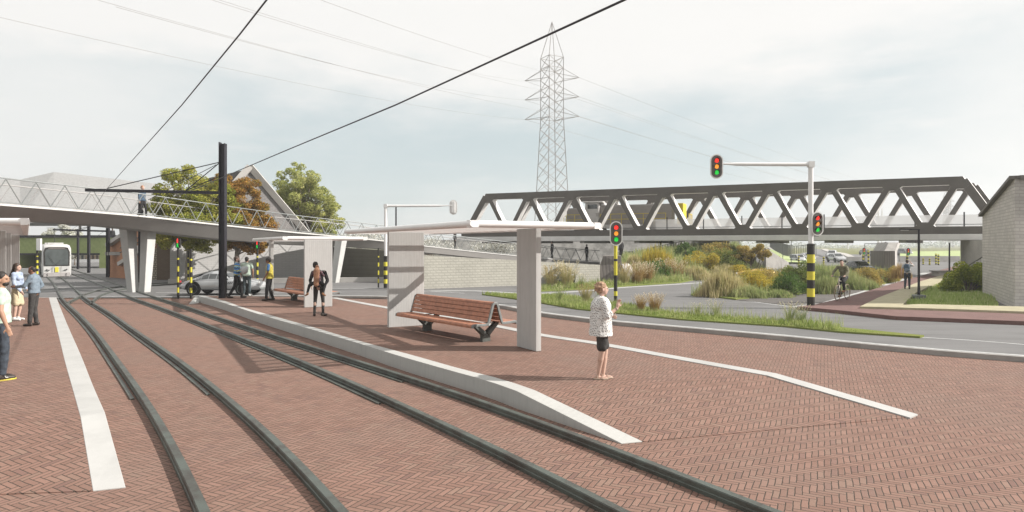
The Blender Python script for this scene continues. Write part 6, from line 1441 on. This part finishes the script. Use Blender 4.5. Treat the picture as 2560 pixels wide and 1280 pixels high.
E = R(-90)   # facing right
pw, Jw = person('woman in a white dotted shirt and dark shorts with one hand raised, facing the road', G(1502, 947, 0), R(-84), 1.66, 'fair', 'blond', 'fluffy', C_DOT, 'elbow', .79, C_CHAR, 'shorts', None, 1.28, .010,
    dict(head=(0, .03, 1.63), elR=(.25, .06, 1.16), wrR=(.20, .25, 1.30), hdR=(.0, .25, 1), elL=(-.24, .04, 1.15), wrL=(-.05, .24, 1.12), hdL=(1, .25, -.05), hipL=(-.09, .0, .93), knL=(-.07, .10, .50), anL=(-.03, .05, .085), knR=(.09, .0, .50), anR=(.04, -.06, .085), footL=.0, footR=.15), fem=True, collar=C_DOT, hw=.0, deep=1.25)
for S in 'LR':
    g = MB(); to, hl, fd = Jw['toe' + S], Jw['heel' + S], Jw['fd' + S]; r_ = Vector((fd.y, -fd.x, 0)); c0, c1 = hl - fd * .04, to + fd * .035
    g.prism([Vector((p.x, p.y, .002)) for p in (c0 - r_ * .032, c0 + r_ * .032, hl.lerp(to, .7) + r_ * .045, c1 + r_ * .018, c1 - r_ * .018, hl.lerp(to, .7) - r_ * .045)], (0, 0, .02)); sdl = g.build('sandal', C_SAN, pw, bevel=.004)
    g = MB()
    for t_ in (.15, .65): c = hl.lerp(to, t_); g.tube([c + r_ * .045 + Vector((0, 0, -.01)), c + r_ * .03 + Vector((0, 0, .045 - .02 * t_)), c + Vector((0, 0, .055 - .025 * t_)), c - r_ * .03 + Vector((0, 0, .045 - .02 * t_)), c - r_ * .045 + Vector((0, 0, -.01))], .006, 6)
    g.build('strap', C_SAN, sdl)
g = MB(); wr, elb = Jw['wrR'], Jw['elR']; d = (wr - elb).normalized(); c = wr - d * .03; u = d.orthogonal().normalized(); v = d.cross(u); g.tube([c + (u * math.cos(t) + v * math.sin(t)) * .034 for t in (6.283 * k / 14 for k in range(15))], .005, 6); g.build('bracelet', M_GALV, pw)

pm, Jm = person('man in mint tee shirt and dark jeans, cut by the left edge of the photo', G(2, 948, 0), R(-52), 1.84, 'olive', 'black', 'short', C_MINT, 'short', .92, C_JEAN, 'long', C_DSH, 1.05, .011,
    dict(elR=(.27, .0, 1.13), wrR=(.29, .08, .88), footL=.3, footR=-.35, hyaw=R(-25), anR=(.14, .02, .085), knR=(.12, .05, .5)), beard=True, soles=C_YLW)
g = MB(); to, hl, fd = Jm['toeR'], Jm['heelR'], Jm['fdR']; r_ = Vector((fd.y, -fd.x, 0)); pts = [hl.lerp(to, .30) + r_ * .047 + Vector((0, 0, .045)), hl.lerp(to, .38) + r_ * .049 + Vector((0, 0, .018)), hl.lerp(to, .55) + r_ * .048 + Vector((0, 0, .018)), hl.lerp(to, .15) + r_ * .046 + Vector((0, 0, .05))]
g.tube(spline([pts[0], pts[1], pts[2], hl.lerp(to, -.05) + r_ * .044 + Vector((0, 0, .05))][0:3] , 5), [.004 + .004 * math.sin(k / 10 * 3.1) for k in range(11)], 6); g.build('shoe_mark', C_WSH, pm)
person('young woman with long dark hair, pale blue shirt and cream skirt at left', G(42, 801, 0), R(-80), 1.74, 'fair', 'brown', 'long', C_LBL, 'long', .86, C_CRM, 'knee', C_WSH, .88, .014, dict(elR=(.22, .04, 1.13), wrR=(.17, .18, .92), elL=(-.22, .04, 1.13), wrL=(-.14, .20, .95), knL=(-.09, .06, .5)), fem=True)
person('bald man in grey blue shirt and dark trousers gesturing towards the young woman', G(85, 814, 0), R(104), 1.72, 'brown', 'black', 'bald', C_GBL, 'long', .94, C_CHAR, 'long', C_DSH, 1.1, .013,
    dict(head=(0, .05, 1.60), hpitch=R(-22), elL=(-.24, .14, 1.16), wrL=(-.13, .38, 1.14), hdL=(.1, 1, 0), elR=(.27, -.10, 1.15), wrR=(.19, .05, .96), footL=.2, footR=-.2, anL=(-.12, .06, .085)), collar=C_GBL)
p5, _ = person('bearded man in a blue and yellow patterned sweater stepping right, holding a grey bundle', G(592, 744.5, 0), R(-78), 1.80, 'fair', 'brown', 'curly', C_STR, 'long', .90, C_BLK, 'long', C_DSH, .98, .018,
    dict(elL=(-.24, .08, 1.14), wrL=(-.08, .27, 1.12), elR=(.24, .08, 1.14), wrR=(.10, .28, 1.10), hipL=(-.09, 0, .93), knL=(-.09, .14, .52), anL=(-.08, .20, .085), knR=(.09, -.06, .50), anR=(.09, -.30, .09)), beard=True, collar=C_GRY)
pl5 = MB(); pl5.ell((0, 0, 0), (.19, .14, .17), 14, 10); pl5.ell((.08, .05, .08), (.10, .08, .10), 10, 8)
bo = empty('cloth_bundle', p5.location + Vector((.32, -.04, 1.20)), 0, label='grey cloth bundle held against the chest of the man in the patterned sweater', cat='bundle'); remesh(pl5, 'cloth', C_GRY, bo, .018, 3, .02, .06)
person('man in mint tee shirt and grey jeans seen from behind, middle of the three men', G(617, 740, 0), R(8), 1.76, 'olive', 'black', 'short', C_MINT, 'short', .89, C_JEANG, 'long', C_WSH, 1.02, .018, dict(elL=(-.26, 0, 1.13), elR=(.26, 0, 1.13), footL=-.3, footR=.3, anL=(-.13, 0, .085), anR=(.13, -.02, .085)))
py_, Jy = person('man in a yellow padded vest looking down, beside the farther bench', G(674, 751, 0), R(98), 1.80, 'brown', 'black', 'curly', C_YLW, 'none', .88, C_BLK, 'long', C_DSH, 1.15, .018, dict(head=(0, .06, 1.60), hpitch=R(-28), elL=(-.25, .02, 1.13), wrL=(-.22, .14, .92), anL=(-.12, .10, .085), knL=(-.11, .08, .5), anR=(.12, -.10, .085)), collar='vest')
t = MB()
for S in 'LR': t.capsule(Jy['sh' + S], Jy['sh' + S].lerp(Jy['el' + S], .7), .066, .058, 12)
remesh(t, 'sleeves', C_BLU, py_, .018, 3)
pc_, Jc = person('woman in black leggings seen from behind carrying a child on her back', G(797, 790, 0), R(4), 1.74, 'fair', 'black', 'short', C_BLK, 'long', .94, C_CHAR, 'tight', C_DSH, .92, .014, dict(head=(-.12, .07, 1.64), elL=(-.28, .02, 1.16), wrL=(-.22, -.10, .98), elR=(.28, .02, 1.16), wrR=(.22, -.10, .98), anL=(-.14, 0, .085), anR=(.13, .02, .085), footL=-.2, footR=.5, knL=(-.12, .02, .5), knR=(.13, .02, .5)), fem=True)
ch_, _ = person('child with long light brown hair riding on the back of the woman in leggings', pc_.location + Vector((.03, -.27, .47)), R(2), 1.18, 'fair', 'long', 'longer', C_FLO, 'long', .80, C_BLK, 'long', C_BSH, .95, .016,
    dict(elL=(-.27, .10, 1.25), wrL=(-.16, .34, 1.35), elR=(.27, .10, 1.25), wrR=(.16, .34, 1.35), hipL=(-.12, .0, .92), hipR=(.12, .0, .92), knL=(-.38, .06, .80), anL=(-.44, -.08, .44), knR=(.34, .08, .80), anR=(.30, -.08, .44), pitchL=-.13, pitchR=-.13, footL=-.9, footR=.5), fem=True)
pk, Jk = person('man with a blue backpack walking away on the path with a hand at his ear', G(2268, 723, -.03), R(-38), 1.56, 'fair', 'brown', 'short', C_GRY, 'short', .95, C_JEAN, 'long', C_DSH, .95, .018, dict(elR=(.30, .12, 1.38), wrR=(.14, .12, 1.60), hdR=(-.3, 0, 1), elL=(-.27, -.08, 1.14), wrL=(-.28, -.12, .90), hipL=(-.08, 0, .93), knL=(-.09, -.02, .50), anL=(-.09, -.24, .12), knR=(.09, .16, .52), anR=(.09, .20, .09)))
bpk = empty('backpack', pk.location, pk.rotation_euler.z, label='blue and grey backpack worn by the walking man', cat='backpack'); bpk.scale = pk.scale
g = MB(); g.ell((0, -.20, 1.25), (.16, .10, .24), 14, 10); g.ell((0, -.17, 1.38), (.15, .10, .12), 12, 8); remesh(g, 'bag', C_NAVY, bpk, .016, 3)
g = MB(); g.ell((0, -.275, 1.15), (.11, .05, .12), 12, 8); g.build('front_pocket', C_GBL, bpk, smooth=True)
for s_ in (-1, 1): g = MB(); g.tube([(s_ * .09, -.14, 1.45), (s_ * .10, .0, 1.50), (s_ * .11, .13, 1.38), (s_ * .12, .10, 1.15), (s_ * .12, -.12, 1.10)], .018, 6); g.build('strap', C_CHAR, bpk, smooth=True)
# cyclist
cy0 = G(2116, 752, -.11); cyr = math.atan2(-.67, -.74) - math.pi / 2
CT = Vector((cy0.x, cy0.y + .35, -.11))
pcy, Jcy = person('cyclist in an olive jacket riding towards the camera on the red path', CT, cyr, 1.74, 'fair', 'brown', 'short', C_OLV, 'long', 1.02, C_BLK, 'long', C_BSH, 1.0, .014,
    dict(pelvis=(0, -.22, 1.02), chest=(0, -.06, 1.32), neck=(0, .0, 1.51), head=(0, .06, 1.65), shL=(-.19, .0, 1.44), shR=(.19, .0, 1.44), elL=(-.30, .14, 1.24), elR=(.30, .14, 1.24), wrL=(-.27, .36, 1.08), wrR=(.27, .36, 1.08), hdL=(.15, 1, -.2), hdR=(-.15, 1, -.2),
         hipL=(-.09, -.20, 1.0), hipR=(.09, -.20, 1.0), knL=(-.12, .18, .82), anL=(-.11, .08, .45), knR=(.12, .10, .62), anR=(.11, -.02, .22), hyaw=R(18)), collar=C_OLV)
bk = empty('bicycle', CT, cyr, label='light framed city bicycle ridden by the man in the olive jacket', cat='bicycle'); bk.scale = pcy.scale
M_BF = mat('cream bicycle frame', (.50, .45, .38), .4); M_BT = mat('tan bicycle tyre', (.20, .14, .09), .7)
for y in (-.55, .52):
    w_ = empty('wheel', (0, y, .345)); w_.parent = bk
    g = MB(); rr = [[Vector((.018 * math.cos(b), (.325 + .018 * math.sin(b)) * math.cos(a), (.325 + .018 * math.sin(b)) * math.sin(a))) for b in (6.283 * j / 6 for j in range(6))] for a in (6.283 * k / 32 for k in range(33))]; g.loft(rr, True, False); g.build('tyre', M_BT, w_, smooth=True)
    g = MB()
    for k in range(16): a = 6.283 * k / 16; g.tube([(0, 0, 0), (0, .31 * math.cos(a), .31 * math.sin(a))], .0025, 4)
    g.lathe((0, 0, 0), [(.02, -.04), (.02, .04)], 8, 'X'); g.build('spokes', M_GALV, w_)
g = MB()
for a, b in (((0, -.22, .90), (0, -.06, .30)), ((0, -.19, .80), (0, .36, .86)), ((0, -.06, .30), (0, .38, .76)), ((0, -.06, .30), (0, -.55, .345)), ((0, -.20, .82), (0, -.55, .345)), ((0, .34, .98), (0, .40, .68)), ((.04, .40, .68), (.045, .52, .345)), ((-.04, .40, .68), (-.045, .52, .345))): g.tube([a, b], .016, 8)
g.build('bicycle_frame', M_BF, bk, smooth=True)
g = MB(); g.tube([(-.30, .33, 1.03), (-.22, .38, 1.04), (0, .34, 1.02), (.22, .38, 1.04), (.30, .33, 1.03)], .013, 8); g.build('handlebar', M_GALV, bk, smooth=True)
g = MB(); g.ell((0, -.26, .93), (.08, .13, .03), 12, 6); g.build('saddle', M_BLK, bk, smooth=True)
g = MB(); g.lathe((.05, -.06, .30), [(.09, 0), (.09, .006)], 20, 'X'); g.beam((.06, -.06, .30), (.07, -.05, .13), .02, .015); g.beam((-.06, -.06, .30), (-.07, .02, .44), .02, .015); g.box((.11, -.05, .13), (.08, .09, .02)); g.box((-.11, .02, .44), (.08, .09, .02)); g.build('crank', M_GALVD, bk)
# small dark figures on the footbridge and the ramp
WLK = dict(knL=(-.09, .14, .52), anL=(-.09, .16, .09), knR=(.09, -.02, .50), anR=(.09, -.22, .12), elL=(-.24, -.08, 1.14), wrL=(-.25, -.08, .90))
def on_bridge(x, off_=1.2):
    best = min(range(len(FN)), key=lambda i: abs((FN[i].x / FN[i].y) - (x - CX) / FPX)); p = FN[best].lerp(side(FN, WDK)[best], off_ / WDK); return p + Vector((0, 0, .01))
sA, _ = person('person in dark clothes walking over the footbridge, just left of the tall mast', on_bridge(404), R(-100), 1.72, 'fair', 'long', 'short', C_NAVY, 'long', .90, C_BLK, 'long', C_DSH, 1.1, .024, WLK, group='people crossing the footbridge')
sB, _ = person('dark clad person on the footbridge seen under the nearest shelter roof', on_bridge(1147), R(-90), 1.72, 'brown', 'black', 'short', C_BLK, 'long', .90, C_BLK, 'long', C_DSH, 1.1, .026, {}, group='people crossing the footbridge')
for x, lb, rz in ((1405, 'dark clad person on the footbridge ramp right of the near shelter pillar', 60), (1490, 'dark clad person on the footbridge ramp left of the dark abutment', -60)): copy_tree(sB, loc=on_bridge(x), rz=R(rz), label=lb)
copy_tree(sB, loc=P(1553, 652, 50), rz=R(40), label='dark clad person standing by the railing above the dark abutment', )
for x, D, lb in ((1652, 61.5, 'left of two dark figures on the rising path under the bridge deck'), (1678, 62.5, 'right of two dark figures on the rising path under the bridge deck')): q = copy_tree(sB, loc=P(x, 629, D), rz=R(80), label=lb)
copy_tree(sB, loc=P(281, 609, 70.6), rz=R(20), label='tiny dark figure behind the parapet of the green viaduct')
# ---------------------------------------------------------------- thin haze towards the distance
hz = MB(); hz.box((0, 330, 30), (1900, 800, 62.8)); ho = hz.build('haze', None or bpy.data.materials.new('haze air'), kind='stuff')
hm_ = ho.data.materials[0]; hm_.use_nodes = True; t = NT(hm_.node_tree); v = t.n('ShaderNodeVolumePrincipled'); v.inputs['Color'].default_value = (.96, .97, .98, 1); v.inputs['Density'].default_value = .0008; v.inputs['Anisotropy'].default_value = .2
o = t.n('ShaderNodeOutputMaterial'); t.t.links.new(v.outputs[0], o.inputs[1])
